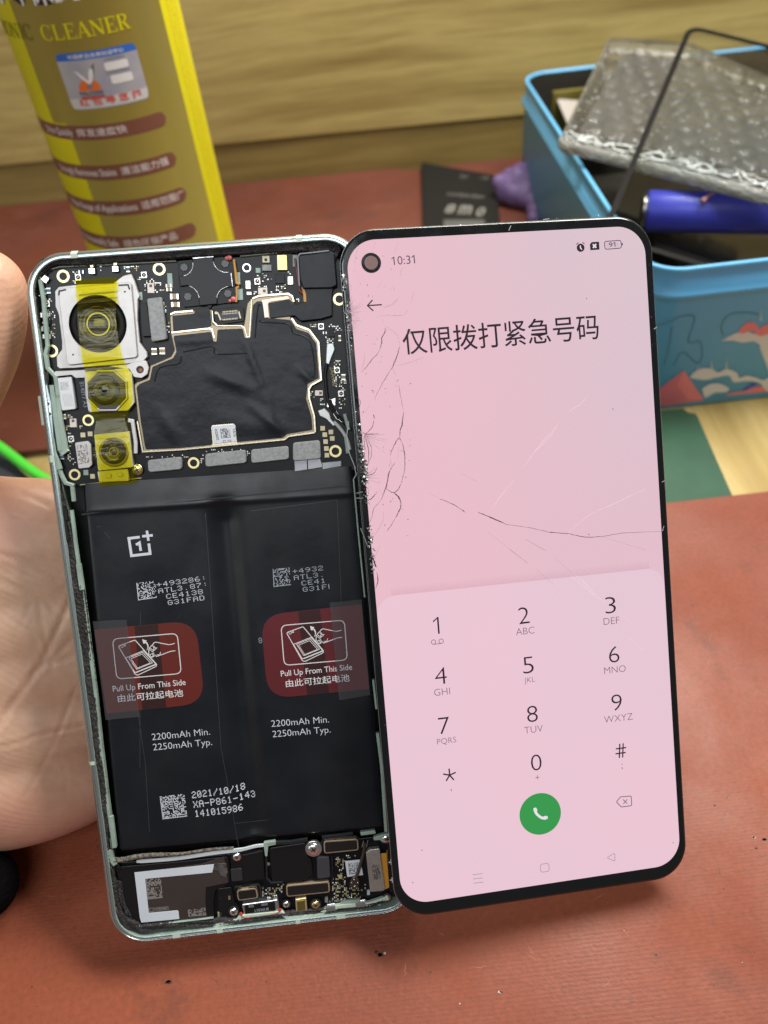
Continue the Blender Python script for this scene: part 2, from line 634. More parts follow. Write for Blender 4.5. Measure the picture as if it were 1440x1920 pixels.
K_RED = rubber('red_rubber', (.275, .062, .023), (.185, .038, .015), (.055, .02, .014))
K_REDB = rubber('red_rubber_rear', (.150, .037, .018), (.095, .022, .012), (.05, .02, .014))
K_GREEN = mat('green_rubber', (.014, .078, .037), .6, var=(40, .35), bump=(600, .2, .0002))
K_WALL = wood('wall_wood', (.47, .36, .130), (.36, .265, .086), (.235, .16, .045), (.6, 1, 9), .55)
K_WALL2 = wood('skirting_wood', (.27, .195, .058), (.22, .155, .043), (.15, .10, .026), (.5, 1, 6), .6)  # darker copy of the wall wood, shade below the board put into its colour
K_TABLE = wood('table_wood', (.47, .35, .14), (.405, .29, .10), (.31, .21, .065), (7, .5, 1), .45)


# ------------------------------------------------------------------ setting
def slab(name, x0, x1, y0, y1, z0, z1, m, r=3.0, bev=.4, parent=None):
    mb = MB()
    pts = rnd([(x0, y0), (x1, y0), (x1, y1), (x0, y1)], r)
    prism(mb, pts, z0, z1, 0, bev)
    fill(mb, [ccw(pts)], z0, 0, True)
    return mb.build(name, m, parent)


o = slab('workbench_top', -700, 800, -500, 575, -30, -4.2, K_TABLE, 0, 0)
tag(o, kind='structure')
mb = MB(); prism(mb, [(-700, 556), (800, 489), (800, 510), (-700, 577)], 26.5, 500, 0, .6)
o = mb.build('wall_board', K_WALL); tag(o, 'upper yellowish wooden back board with horizontal grain behind the bench', 'wall board')
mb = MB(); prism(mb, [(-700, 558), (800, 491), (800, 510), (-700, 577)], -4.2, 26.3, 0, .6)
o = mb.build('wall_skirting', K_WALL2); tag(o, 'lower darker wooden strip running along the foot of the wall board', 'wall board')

gx = at(1300, 775, -2)[0]
mb = MB()
gp = [at(*p, -2)[:2] for p in ((1240, 768), (1281, 764), (1291, 772), (1306, 774), (1388, 960))]
prism(mb, rnd([(-330, 130), (gp[4][0], 130), gp[4], gp[3], gp[2], gp[1], (-330, gp[1][1] + 2)], [0, 0, 0, 4, 1, 1, 0]), -4.0, -2.2, 0, .3)
o = mb.build('green_mat', K_GREEN); tag(o, 'dark green rubber mat lying between the two red mats on the wooden bench', 'mat')
yb = at(1340, 932)[1]
o = slab('red_mat', -420, 430, -330, yb, -2.0, 0, K_RED, 2)
tag(o, 'large front red rubber mat under the opened phone', 'mat')
mb = MB()
yr = at(40, 846)[1]
pa, pb_ = at(748, 311), at(790, 318)
prism(mb, [(-420, yr), (104.2, yr), (104.2, 488), (160, 488), (160, 517), (104.2, 519.5), (pa[0] + 1, 520), (pa[0], 524.5), (-420, 545)], -2.0, 0, 0, .4)  # tongue behind the box added to darken bench wood that lies in shade
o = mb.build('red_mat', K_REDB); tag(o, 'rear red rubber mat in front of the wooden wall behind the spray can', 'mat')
mb = MB(); rg = random.Random(5)
for (px, py, s_) in [(316, 1841, 1.5), (705, 1785, 1.1), (712, 1790, 1.6), (722, 1787, .9), (938, 1860, 1.0), (1433, 1574, 1.2), (1418, 1590, .8), (1413, 1571, 1.0), (808, 1823, .6), (862, 1882, .5),
                     (1340, 1510, .7), (98, 1752, .5), (140, 1740, .5), (1060, 1712, .6), (1170, 1745, .6), (1230, 1790, .5), (600, 1870, .5), (500, 1840, .4), (60, 1850, .5)] + \
                    [(rg.uniform(0, 1440), rg.uniform(1000, 1900), rg.uniform(.2, .42)) for _ in range(70)]:
    c = at(px, py); s_ *= .62
    for _ in range(2 if s_ > .6 else 1):
        a = rg.uniform(0, 6.28); q = [(c[0] + s_ * rg.uniform(.4, 1) * math.cos(a + k * 1.25) + rg.uniform(-.3, .3) * s_, c[1] + s_ * .7 * rg.uniform(.4, 1) * math.sin(a + k * 1.25)) for k in range(5)]
        prism(mb, q, 0.01, .06 + .12 * s_, 0 if rg.random() < .75 else 1, .02)
o = mb.build('debris', [mat('dark_crumb', (.06, .035, .03), .8), mat('pale_crumb', (.55, .45, .38), .7)])
tag(o, 'tiny dark and pale crumbs scattered over the front red mat', 'debris', kind='stuff')

mb = MB(); rg = random.Random(14)                # pale and dark scuffs rubbed into the mat
for k in range(46):
    c = at(rg.uniform(0, 1440), rg.uniform(1000, 1900)) if k > 8 else at(*((402, 1650), (396, 1670), (1000, 1790), (1008, 1800), (760, 1830), (1330, 1200), (1360, 1500), (300, 1850), (1130, 1850))[k])
    a = rg.uniform(0, 3.14); l = rg.uniform(1.0, 5.0) if k > 8 else 3.0
    pts = [(c[0] + l * t * math.cos(a) + rg.uniform(-.25, .25), c[1] + l * t * math.sin(a) + rg.uniform(-.25, .25)) for t in (0, .2, .4, .6, .8, 1)]
    ribbon(mb, pts, [.04, rg.uniform(.08, .22), .12, rg.uniform(.06, .2), .08, .03], .006 + .0004 * k, 0 if rg.random() < .6 else 1)
mred = [o for o in bpy.data.objects if o.name.startswith('red_mat') and 'front' in o.get('label', '')][0]
o = mb.build('scuff_marks', [mat('scuff_pale', (.34, .13, .075), .7), mat('scuff_dark', (.10, .035, .022), .7)], mred); o['kind'] = 'stuff'

# ------------------------------------------------------------------ spray can
CR = 33.0
az = math.radians(-14.22)
CD = CR / math.sin(math.radians(5.22))
CC = np.array([CD * math.sin(az), CD * math.cos(az)])
TH0 = math.atan2(-CC[0], -CC[1])             # direction from the can towards the camera


def can_uv(px, py):                          # photo ray meets the can: (u, z) along its skin
    r = ray(px, py)
    d, o_ = r[:2], -CC
    a, b, c = d @ d, 2 * o_ @ d, o_ @ o_ - CR * CR
    disc = max(0.0, b * b - 4 * a * c)
    t = (-b - math.sqrt(disc)) / (2 * a)
    p = o_ + d * t
    th = math.atan2(p[0], p[1]) - TH0
    th = (th + math.pi) % (2 * math.pi) - math.pi
    return (-CR * th, HCAM + r[2] * t)


def canw(u, z, off):
    th = TH0 - u / CR
    return ((CR + off) * math.sin(th), (CR + off) * math.cos(th), z)


def can_patch(mb, poly, off, m, step=1.2):
    poly = ccw(poly)
    us = [p[0] for p in poly]; n = max(1, int((max(us) - min(us)) / step))
    # slice the outline into vertical strips so that it wraps round the cylinder
    xs = [min(us) + (max(us) - min(us)) * k / n for k in range(n + 1)]
    def span(x):
        hits = []
        for i in range(len(poly)):
            a, b = poly[i], poly[(i + 1) % len(poly)]
            if (a[0] - x) * (b[0] - x) <= 0 and abs(a[0] - b[0]) > 1e-9:
                hits.append(a[1] + (b[1] - a[1]) * (x - a[0]) / (b[0] - a[0]))
        return (min(hits), max(hits)) if hits else (0, 0)
    sp = [span(min(max(x, min(us) + 1e-4), max(us) - 1e-4)) for x in xs]
    for i in range(n):
        vs = [canw(xs[i], sp[i][0], off), canw(xs[i + 1], sp[i + 1][0], off), canw(xs[i + 1], sp[i + 1][1], off), canw(xs[i], sp[i][1], off)]
        mb.add(vs, [(0, 1, 2, 3)], m, True)


def can_text(mb, s, pa, pb, off, m, h=None, bold=0.0, desc=False):
    a, b = can_uv(*pa), can_uv(*pb)
    text_at(mb, s, a, b, off, m, h, bold, conv=canw, desc=desc)


K_OLIVE = mat('can_olive', (.33, .26, .052), .42, .08, var=(14, .10), bump=(60, .05, .0006), coat=.5)
K_YEL = mat('can_yellow', (.66, .58, .006), .4, 0, var=(25, .10), coat=.15)
K_YEL2 = mat('can_ochre', (.36, .27, .01), .45)
K_BROWN = mat('can_brown', (.19, .072, .045), .42, coat=.15)
K_WHITE = mat('print_white', (.72, .70, .68), .5)
K_TEXTW = mat('print_pale', (.66, .58, .55), .5)
K_BLACK = mat('print_black', (.02, .018, .018), .5)
K_DOLIVE = mat('print_olive', (.16, .13, .01), .5)
can = empty('spray_can', loc=(CC[0], CC[1], 0))
tag(can, 'tall olive and yellow aerosol can with brown label bands before the wooden wall', 'spray can')
NSEG = 96
mb = MB()
prof = [(CR - 3, .2), (CR - .6, .2), (CR + .5, 1.2), (CR + .6, 2.4), (CR, 3.6), (CR, 176), (CR + .5, 177), (CR + .5, 178.5), (CR - 2, 180), (CR - 7, 187), (CR - 13, 191), (CR - 15, 192)]
vs = [(r * math.sin(2 * math.pi * k / NSEG), r * math.cos(2 * math.pi * k / NSEG), z) for r, z in prof for k in range(NSEG)]
fs = [(j * NSEG + k, (j + 1) * NSEG + k, (j + 1) * NSEG + (k + 1) % NSEG, j * NSEG + (k + 1) % NSEG) for j in range(len(prof) - 1) for k in range(NSEG)]
fs += [tuple(range(NSEG)), tuple(reversed([(len(prof) - 1) * NSEG + k for k in range(NSEG)]))]
mb.add(vs, fs, 0, True)
mb.build('can_body', K_OLIVE, can)
mb = MB(); prof = [(17, 192), (17.5, 193), (17.5, 214), (16, 217), (10, 218)]
vs = [(r * math.sin(2 * math.pi * k / 48), r * math.cos(2 * math.pi * k / 48), z) for r, z in prof for k in range(48)]
fs = [(j * 48 + k, (j + 1) * 48 + k, (j + 1) * 48 + (k + 1) % 48, j * 48 + (k + 1) % 48) for j in range(4) for k in range(48)] + [tuple(reversed([4 * 48 + k for k in range(48)]))]
mb.add(vs, fs, 0, True); mb.build('spray_cap', K_YEL, can)

# yellow panels of the label
mb = MB()
uR0, uR1 = can_uv(298, 0)[0], can_uv(322, 0)[0]
uR2 = CR * 1.62
for z0, z1 in ((4, 175),):
    can_patch(mb, [(uR0, z0), (uR2, z0), (uR2, z1), (uR0, z1)], .06, 0)
uL = can_uv(57, 110)[0]
zs = [can_uv(*p)[1] for p in ((0, 0), (123, 233), (142, 265), (152, 306), (168, 338), (176, 373), (192, 404), (200, 440))]
can_patch(mb, [(-CR * 1.7, zs[1]), (uL, zs[1]), (uL, 175), (-CR * 1.7, 175)], .06, 0)
can_patch(mb, [(-CR * 1.7, 4), (can_uv(145, 290)[0], 4), (can_uv(145, 290)[0], zs[1] + .1), (-CR * 1.7, zs[1] + .1)], .06, 0)
mb.build('yellow_panel', K_YEL, can)
mb = MB(); rg = random.Random(3)                # small print down the right-hand panel
for k in range(150):
    z = 30 + k * .98
    for c in range(3):
        u0 = uR0 + 3.6 + c * 3.1 + rg.uniform(-.4, .4)
        can_patch(mb, [(u0, z), (u0 + rg.uniform(1.2, 2.6), z), (u0 + rg.uniform(1.2, 2.6), z + .42), (u0, z + .42)], .10, 0, 2)
mb.build('small_print', K_YEL2, can)
# brown bands with white lettering
bands = [((75, 228), (78, 255), (308, 207), (312, 233), 'Dries Quickly', (70, 246), (140, 259), '挥发速度快', (147, 256), (240, 248)),
         ((98, 302), (105, 330), (327, 282), (332, 308), 'Strongly Removes Stains', (95, 318), (220, 329), '清洁能力强', (228, 326), (318, 311)),
         ((125, 368), (132, 398), (346, 348), (351, 374), 'Wide Range of Applications', (110, 380), (260, 395), '适用范围广', (267, 391), (347, 373)),
         ((150, 436), (155, 460), (364, 414), (368, 440), 'Environmentally Safe', (135, 440), (222, 456), '绿色环保产品', (232, 455), (332, 444))]
for k, (a, b_, c, d, en, e0, e1, zh, z0_, z1_) in enumerate(bands):
    mb = MB()
    q = can_uv(*c), can_uv(*d)
    zt, zb = can_uv(*c)[1] + .2, can_uv(*d)[1] - .2
    zm = (zt + zb) / 2; hh = (zt - zb) / 2
    ur = max(q[0][0], q[1][0])
    poly = [(-CR * 1.65, zb)] + [(ur - hh + hh * math.sin(math.pi * t / 8), zm - hh * math.cos(math.pi * t / 8)) for t in range(9)] + [(-CR * 1.65, zt)]
    can_patch(mb, poly, .12, 0)
    u0, u1 = can_uv(*z0_)[0], can_uv(*z1_)[0]
    text_at(mb, zh, (u0, zm - hh * .52), (u1, zm - hh * .52), .2, 1, hh * 1.12, .012, conv=canw, desc=True)
    e1u = can_uv(*e1)[0]
    V, F = glyph(en, .015)
    wdt = (V[:, 0].max() - V[:, 0].min()) / .72 * hh * .92
    text_at(mb, en, (e1u - wdt * .8, zm - hh * .42), (e1u, zm - hh * .42), .2, 1, hh * .95, .015, conv=canw)
    o = mb.build('label_band', [K_BROWN, K_TEXTW], can)

# serif capitals built from strokes: thick stems, thin hairlines and slab serifs
SER = {'C': [('arc',)], 'L': [[(.18, 0), (.18, 1), .17], [(.02, .03), (.34, .03), .06], [(.02, .97), (.34, .97), .06], [(.18, .03), (.72, .03), .07], [(.70, 0), (.70, .28), .06]],
       'E': [[(.18, 0), (.18, 1), .17], [(.02, .03), (.72, .03), .07], [(.02, .97), (.70, .97), .07], [(.18, .51), (.5, .51), .06], [(.70, 0), (.70, .27), .06], [(.67, .75), (.67, 1), .06], [(.5, .38), (.5, .64), .05]],
       'A': [[(.08, 0), (.40, 1), .07], [(.40, 1), (.74, 0), .18], [(.18, .33), (.60, .33), .06], [(-.02, .03), (.22, .03), .06], [(.56, .03), (.92, .03), .06]],
       'N': [[(.12, 0), (.12, 1), .07], [(.12, .98), (.74, .04), .18], [(.74, 0), (.74, 1), .07], [(0, .03), (.26, .03), .06], [(0, .97), (.2, .97), .06], [(.6, .97), (.88, .97), .06]],
       'R': [[(.18, 0), (.18, 1), .17], [(.02, .03), (.36, .03), .06], [(.02, .97), (.44, .97), .06], [(.44, .97), (.62, .88), .10], [(.62, .90), (.66, .72), .15], [(.65, .74), (.50, .52), .11], [(.18, .49), (.50, .51), .06], [(.40, .50), (.70, .05), .16], [(.62, .03), (.88, .03), .06]],
       'O': [('ring',)], 'I': [[(.2, 0), (.2, 1), .17], [(.04, .03), (.36, .03), .06], [(.04, .97), (.36, .97), .06]]}
ADV = {'C': .86, 'L': .82, 'E': .82, 'A': .92, 'N': .96, 'R': .92, 'O': .92, 'I': .46}


def serif_word(mb, word, p0, p1, h, off, m):
    W_ = sum(ADV[c] for c in word)
    sx = (p1[0] - p0[0]) / W_
    x = p0[0]
    slope = (p1[1] - p0[1]) / (p1[0] - p0[0])
    def conv(a, b): return (x + a * sx, p0[1] + (x + a * sx - p0[0]) * slope + b * h)
    for ch in word:
        st = []
        for s_ in SER[ch]:
            if s_[0] in ('arc', 'ring'):
                full = s_[0] == 'ring'
                a0, a1 = (0, 360) if full else (42, 318)
                pts = [(.42 + .36 * math.cos(math.radians(a0 + (a1 - a0) * k / 26)), .5 + .5 * math.sin(math.radians(a0 + (a1 - a0) * k / 26))) for k in range(27)]
                ws = [.05 + .13 * abs(math.cos(math.radians(a0 + (a1 - a0) * k / 26))) ** 1.5 * (1 if full or math.cos(math.radians(a0 + (a1 - a0) * k / 26)) < 0 else .5) for k in range(27)]
                st.append((pts, ws))
                if not full: st.append(([(.68, .68), (.68, 1.0)], [.06, .06])); st.append(([(.68, 0.02), (.68, .26)], [.05, .05]))
            else: st.append(([s_[0], s_[1]], [s_[2]] * 2))
        for pts, ws in st:
            tmp = MB(); ribbon(tmp, [(a * sx, b * h) for a, b in pts], [w * sx for w in ws], 0, 0)
            vs = []
            for v in tmp.v:
                u, z = conv(v[0] / sx, v[1] / h); vs.append(canw(u, z, off + random.Random(len(mb.v)).random() * .03))
            mb.add(vs, tmp.f, m)
        x += ADV[ch] * sx


mb = MB()
a, b_ = can_uv(83, 76), can_uv(246, 47)
serif_word(mb, 'CLEANER', (a[0], a[1]), (b_[0], a[1] + .1), can_uv(83, 47)[1] - a[1], .14, 0)
mb.build('brand_word', K_YEL, can)
mb = MB()
a, b_ = can_uv(8, 64), can_uv(67, 75)
serif_word(mb, 'RONIC', (b_[0] - 22, b_[1]), (b_[0], b_[1]), can_uv(65, 46)[1] - b_[1], .16, 0)
mb.build('brand_word', K_DOLIVE, can)
mb = MB()
a, b_ = can_uv(52, 14), can_uv(150, -4)
za = can_uv(100, 9)[1]
text_at(mb, '子环保型', (a[0] - 16, za), (b_[0], za), .12, 0, 13.5, .05, conv=canw, desc=True)
text_at(mb, '子环保型', (a[0] - 16, za), (b_[0], za), .20, 1, 13.5, .012, conv=canw, desc=True)
mb.build('title_word', [K_BLACK, K_WHITE], can)

# certificate sticker with emblem
sk = empty('sticker'); sk.parent = can
bpy.data.objects.remove(sk)
K_STK = mat('sticker_foil', (.50, .49, .50), .38, .25, var=(60, .25), col2=(.36, .37, .46))
K_STKB = mat('sticker_blue', (.03, .13, .48), .4)
K_ORG = mat('emblem_orange', (.70, .15, .02), .5)
K_REDP = mat('print_red', (.62, .05, .035), .5)
K_GREYP = mat('print_grey', (.18, .18, .19), .5)
mb = MB()
tl, tr, br, bl = can_uv(104, 101), can_uv(254, 78), can_uv(279, 182), can_uv(136, 208)
su0, su1 = (tl[0] + bl[0]) / 2, (tr[0] + br[0]) / 2
sz0, sz1 = (bl[1] + br[1]) / 2, (tl[1] + tr[1]) / 2
def st(a, b): return (su0 + (su1 - su0) * a, sz0 + (sz1 - sz0) * b)
rp = rnd([st(0, 0), st(1, 0), st(1, 1), st(0, 1)], 2.2)
can_patch(mb, rp, .10, 0, .5)
can_patch(mb, [st(0.0, .87), st(1, .87)] + [p for p in rnd([st(0, .5), st(1, .5), st(1, 1), st(0, 1)], 2.2) if p[1] > st(0, .88)[1]], .13, 1, .5)
can_patch(mb, [st(0.02, .02), st(.98, .02), st(1, .2), st(0, .2)], .115, 7, .5)
text_at(mb, '中国商品信息验证中心', st(.16, .895), st(.84, .895), .17, 2, (sz1 - sz0) * .075, .01, conv=canw, desc=True)
can_patch(mb, [st(.17 + .14 * (1 - math.cos(math.pi * k / 14)), .33 + .22 * math.sin(math.pi * k / 14)) for k in range(15)], .15, 3, .4)
def wing(pts, m, off):
    tmp = MB(); fill(tmp, [ccw([st(*p) for p in pts])], 0, 0)
    mb.add([canw(v[0], v[1], off) for v in tmp.v], tmp.f, m)
wing([(.31, .48), (.34, .56), (.37, .66), (.41, .76), (.45, .80), (.44, .72), (.42, .63), (.39, .54), (.35, .46)], 4, .18)
wing([(.30, .47), (.33, .55), (.35, .65), (.38, .72), (.41, .70), (.40, .60), (.37, .50), (.33, .44)], 2, .20)
wing([(.33, .46), (.30, .47), (.24, .56), (.20, .65), (.18, .70), (.23, .66), (.28, .58), (.31, .52)], 2, .20)
wing([(.27, .40), (.33, .47), (.37, .47), (.35, .40), (.30, .36)], 4, .19)
text_at(mb, 'FALCON', st(.165, .265), st(.45, .265), .18, 5, (sz1 - sz0) * .055, .03, conv=canw)
for a0, a1, m_ in ((.225, .25, 4), (.19, .222, 6), (.175, .188, 4)):
    can_patch(mb, [st(.17, a0), st(.46, a0), st(.46, a1), st(.17, a1)], .15, m_, 1)
text_at(mb, '5440516442', st(.58, .80), st(.82, .80), .17, 4, (sz1 - sz0) * .05, 0, conv=canw)
can_patch(mb, rnd([st(.56, .63), st(.85, .63), st(.85, .77), st(.56, .77)], .4), .15, 2, .5)
can_patch(mb, rnd([st(.59, .39), st(.86, .39), st(.86, .54), st(.59, .54)], .4), .15, 2, .5)
text_at(mb, '刮开涂层 查真伪', st(.56, .57), st(.84, .57), .17, 4, (sz1 - sz0) * .05, 0, conv=canw, desc=True)
text_at(mb, '红 包 等 您 扫', st(.12, .06), st(.90, .06), .18, 5 + 1, (sz1 - sz0) * .15, .02, conv=canw, desc=True)
mb.build('sticker', [K_STK, K_STKB, K_WHITE, K_ORG, K_GREYP, K_BLACK, K_REDP, mat('sticker_pale', (.56, .55, .53), .45)], can)

# ------------------------------------------------------------------ blue storage box and what lies in it
BX0, BX1, BY0, BY1, BH = 104.5, 290.0, 250.0, 485.0, 62.0
K_BLUE = mat('box_blue', (.125, .42, .70), .36, var=(12, .12), bump=(260, .03, .0003), spec=.35)
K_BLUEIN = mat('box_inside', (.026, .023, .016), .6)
K_CLOUD = mat('print_cloud', (.62, .61, .56), .4)
K_PINK = mat('print_pink', (.74, .20, .20), .4)
K_CORAL = mat('print_coral', (.66, .17, .19), .4, var=(14, .2))
K_DBLUE = mat('print_blue', (.05, .09, .45), .4)
K_TEAL = mat('print_teal', (.10, .42, .46), .4)
bxe = empty('storage_box', loc=((BX0 + BX1) / 2, (BY0 + BY1) / 2, -4))
tag(bxe, 'open light blue plastic storage box with printed clouds and a stepped rim on the bench', 'storage box')
ox, oy, oz = (BX0 + BX1) / 2, (BY0 + BY1) / 2, -4
base = rrect(BX1 - BX0, BY1 - BY0, 17, 12)
mb = MB()
zs = [0, .5, 51.5, 53, 54.6, 56.2, 57.0, 63.5, 65.0, 66.0, 66.3, 66.0, 65.2]
ins = [3, 2.4, 2.2, 1.6, .6, .5, 2.2, 2.4, 2.0, 2.0, 2.8, 3.7, 4.0]
side(mb, base, zs, ins, 0, True)
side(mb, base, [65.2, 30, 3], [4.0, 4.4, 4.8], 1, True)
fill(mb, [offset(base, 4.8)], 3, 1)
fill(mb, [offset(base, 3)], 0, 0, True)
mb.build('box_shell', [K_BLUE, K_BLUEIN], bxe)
mb = MB()
YF = BY0 + 2.2
def bf(pts, m, off):                        # flat print on the front wall, traced in the photo
    q = []
    for p in pts:
        w = atY(p[0], p[1], YF)
        q.append((w[0] - ox, w[2] - oz))
    tmp = MB(); fill(tmp, [ccw(q)], 0, 0)
    mb.add([(v[0], YF - off - oy, v[1]) for v in tmp.v], tmp.f, m)
def bsm(pts, m, off): bf([tuple(p) for p in smoothline(list(pts) + [pts[0]], 5)[:-1]], m, off)
bf([(1215, 765), (1230, 733), (1282, 694), (1319, 748), (1319, 750)], 2, .10)
bf([(1282, 694), (1319, 748), (1290, 749), (1270, 722)], 1, .14)
bsm([(1293, 708), (1302, 697), (1318, 690), (1336, 692), (1346, 698), (1362, 692), (1380, 698), (1386, 708), (1400, 704), (1418, 708), (1432, 712), (1460, 700), (1470, 728), (1440, 735), (1424, 718), (1400, 714), (1376, 716), (1366, 704), (1340, 708), (1322, 712)], 0, .12)
bsm([(1316, 728), (1330, 720), (1350, 719), (1366, 728), (1360, 735), (1340, 736), (1322, 745)], 0, .16)
bsm([(1352, 639), (1378, 625), (1402, 622), (1420, 626), (1460, 616), (1475, 660), (1444, 668), (1430, 652), (1414, 640), (1392, 642), (1372, 638)], 0, .12)
bsm([(1384, 622), (1395, 608), (1408, 603), (1418, 608), (1424, 616), (1436, 608), (1470, 600), (1470, 620), (1440, 626), (1424, 630), (1410, 620), (1392, 625)], 1, .18)
bsm([(1358, 741), (1372, 736), (1388, 734), (1400, 731), (1412, 726), (1428, 724), (1434, 730), (1434, 734)], 1, .18)
bf([(1392, 731), (1414, 716), (1418, 718), (1416, 722), (1396, 733)], 3, .2)
bsm([(1424, 650), (1440, 640), (1460, 660), (1460, 720), (1444, 700), (1434, 676)], 0, .14)
K_PENC = mat('pencil_line', (.05, .17, .22), .5)
for pl in ([(1232, 608), (1262, 600), (1272, 594), (1302, 594), (1290, 640), (1312, 640), (1316, 668), (1306, 680), (1280, 660), (1262, 684)], [(1356, 628), (1352, 612), (1366, 590), (1400, 586), (1424, 590)], [(1260, 612), (1252, 660), (1244, 684)]):
    q = [atY(*p, YF) for p in smoothline(pl, 4)]
    tmp = MB(); ribbon(tmp, [(w[0] - ox, w[2] - oz) for w in q], .35, 0)
    mb.add([(v[0], YF - .22 - oy, v[1]) for v in tmp.v], tmp.f, 4)
for x, y0_, y1_ in ((1426, 582, 600), (1334, 676, 692), (1362, 672, 692), (1308, 684, 700)):
    a, b_ = atY(x, y0_, YF), atY(x, y1_, YF)
    tmp = MB(); ribbon(tmp, [(a[0] - ox, a[2] - oz), (b_[0] - ox, b_[2] - oz)], [.1, .6], 0)
    mb.add([(v[0], YF - .2 - oy, v[1]) for v in tmp.v], tmp.f, 0)
mb.build('cloud_print', [K_CLOUD, K_PINK, K_CORAL, K_DBLUE, K_PENC], bxe)


def plane_frame(name, o_, ex, ey):          # empty whose local xy lies in a tilted plane
    ex = unit(ex); ez = unit(np.cross(ex, ey)); ey = np.cross(ez, ex)
    m = Matrix.Identity(4)
    for i, v in enumerate((ex, ey, ez)):
        for j in range(3): m[j][i] = v[j]
    for j in range(3): m[j][3] = o_[j] * S
    e = empty(name, matrix=m)
    F = lambda px, py, z=0.0: (lambda q: (q @ ex, q @ ey))((lambda d, oo: CAMP + d * (((oo - CAMP) @ ez) / (d @ ez)) - o_)(ray(px, py), np.array(o_) + ez * z))
    return e, F


# bubble-wrapped parcel across the back of the box
A = at(1045, 262, 72); A_ = A
B_ = CAMP + ray(1140, 68) * ((474 - 0) / ray(1140, 68)[1])
C_ = at(1440, 352, 68)
par, PF = plane_frame('bubble_parcel', A, C_ - A, B_ - A)
tag(par, 'clear bubble wrap parcel around a dark flat part across the blue box', 'parcel')
K_FILM = clear('bubble_film', (.93, .93, .92), .10, .035, (.62, .62, .58), (110, .35, .0010, None), 1.3)
K_FILM2 = clear('bubble_dome', (.97, .97, .96), .14, .03, (.55, .55, .52), (160, .25, .0007, None), 1.33)
K_CORE = mat('parcel_core', (.06, .056, .05), .55, var=(45, .35), col2=(.05, .05, .05))
K_SEALGLINT = mat('seal_glint_white', (.78, .82, .80), .15, bump=(500, .8, .0006), var=(160, .6), coat=.6)
out = [PF(*p) for p in ((1045, 262), (1140, 68), (1300, 78), (1470, 150), (1480, 372))]
TH = 6.0
mb = MB()
outr = rnd(out, 4)
side(mb, ccw(outr), (-TH, -TH + 2, -2.5, -.8, 0), (2.0, .2, 0, .8, 2.2), 1, True)
fill(mb, [offset(ccw(outr), 2.2)], 0, 0)
fill(mb, [offset(ccw(outr), 2.0)], -TH, 0, True)
mb.build('film', [K_FILM, clear('film_side', (.85, .85, .82), .14, .26, (.62, .62, .57), (190, 1.0, .004, (1, 1, .6)), 1.5)], par)
core = [PF(*p) for p in ((1086, 238), (1168, 92), (1300, 110), (1470, 182), (1480, 330))]
mb = MB(); prism(mb, rnd(core, 3), -TH + 1.6, -1.8, 0, .6); mb.build('wrapped_part', K_CORE, par)
mb = MB(); rg = random.Random(8)
xs = [p[0] for p in out]; ys = [p[1] for p in out]
def inside(p, poly):
    c = False
    for i in range(len(poly)):
        a, b = poly[i], poly[i - 1]
        if (a[1] > p[1]) != (b[1] > p[1]) and p[0] < (b[0] - a[0]) * (p[1] - a[1]) / (b[1] - a[1]) + a[0]: c = not c
    return c
big = offset(ccw(out), 7)
pit = 11.6; y = min(ys); row = 0
while y < max(ys):
    x = min(xs) + (pit / 2 if row % 2 else 0)
    while x < max(xs):
        if inside((x, y), big): dome(mb, x + rg.uniform(-1, 1), y + rg.uniform(-1, 1), 5.2 * rg.uniform(.8, 1.06), .05, rg.uniform(.5, 2.1), 0, 22, 6)
        x += pit
    y += pit * .866; row += 1
mb.build('bubbles', K_FILM2, par)
mb = MB()                                    # crinkled heat seal along the near edge
e0, e1 = np.array(PF(1050, 258)), np.array(PF(1460, 360))
d = e1 - e0; Ls = np.linalg.norm(d); d /= Ls; nn = np.array([-d[1], d[0]])
for k, (o1, amp, per, wd) in enumerate(((4.2, 2.3, 13, 1.0), (2.0, 1.2, 8, .7), (6.6, 1.4, 17, .45), (.9, .5, 6, .6))):
    pts = []
    n = int(Ls / .9)
    for i in range(n):
        s_ = Ls * i / n
        w = amp * math.sin(2 * math.pi * s_ / per + k + 1.3 * math.sin(s_ / 9.3)) + .6 * math.sin(s_ * 1.1 + k)
        q = e0 + d * s_ + nn * (o1 + w)
        pts.append((q[0], q[1], .25 + .6 * max(0, math.sin(s_ / 3.1 + k))))
    tube(mb, pts, [wd * .5 * (.35 + .75 * abs(math.sin(i * .11 + k * 2))) for i in range(n)], 0, 6)
for k in range(5):
    pts = []
    for i in range(int(Ls / 1.1)):
        s_ = 1.1 * i; q = e0 + d * s_ - nn * (.1 + .25 * math.sin(s_ * .4 + k))
        pts.append((q[0], q[1], -.6 - 1.1 * k + .8 * math.sin(s_ / (2.1 + .6 * k) + k * 2) + .5 * math.sin(s_ * .9 + k)))
    tube(mb, pts, [.12 + .32 * max(0, math.sin(i * .23 + k * 1.7)) * abs(math.sin(i * .051 + k)) for i in range(len(pts))], 0, 6)
for i in range(46):
    s_ = rg.uniform(0, Ls); q = e0 + d * s_ + nn * rg.uniform(.5, 12)
    a = rg.uniform(0, 3.1); l = rg.uniform(.6, 2.6)
    tube(mb, [(q[0], q[1], .3), (q[0] + l * math.cos(a) * .5, q[1] + l * math.sin(a) * .5, .8), (q[0] + l * math.cos(a), q[1] + l * math.sin(a), .3)], [.1, .35, .1], 0, 6)
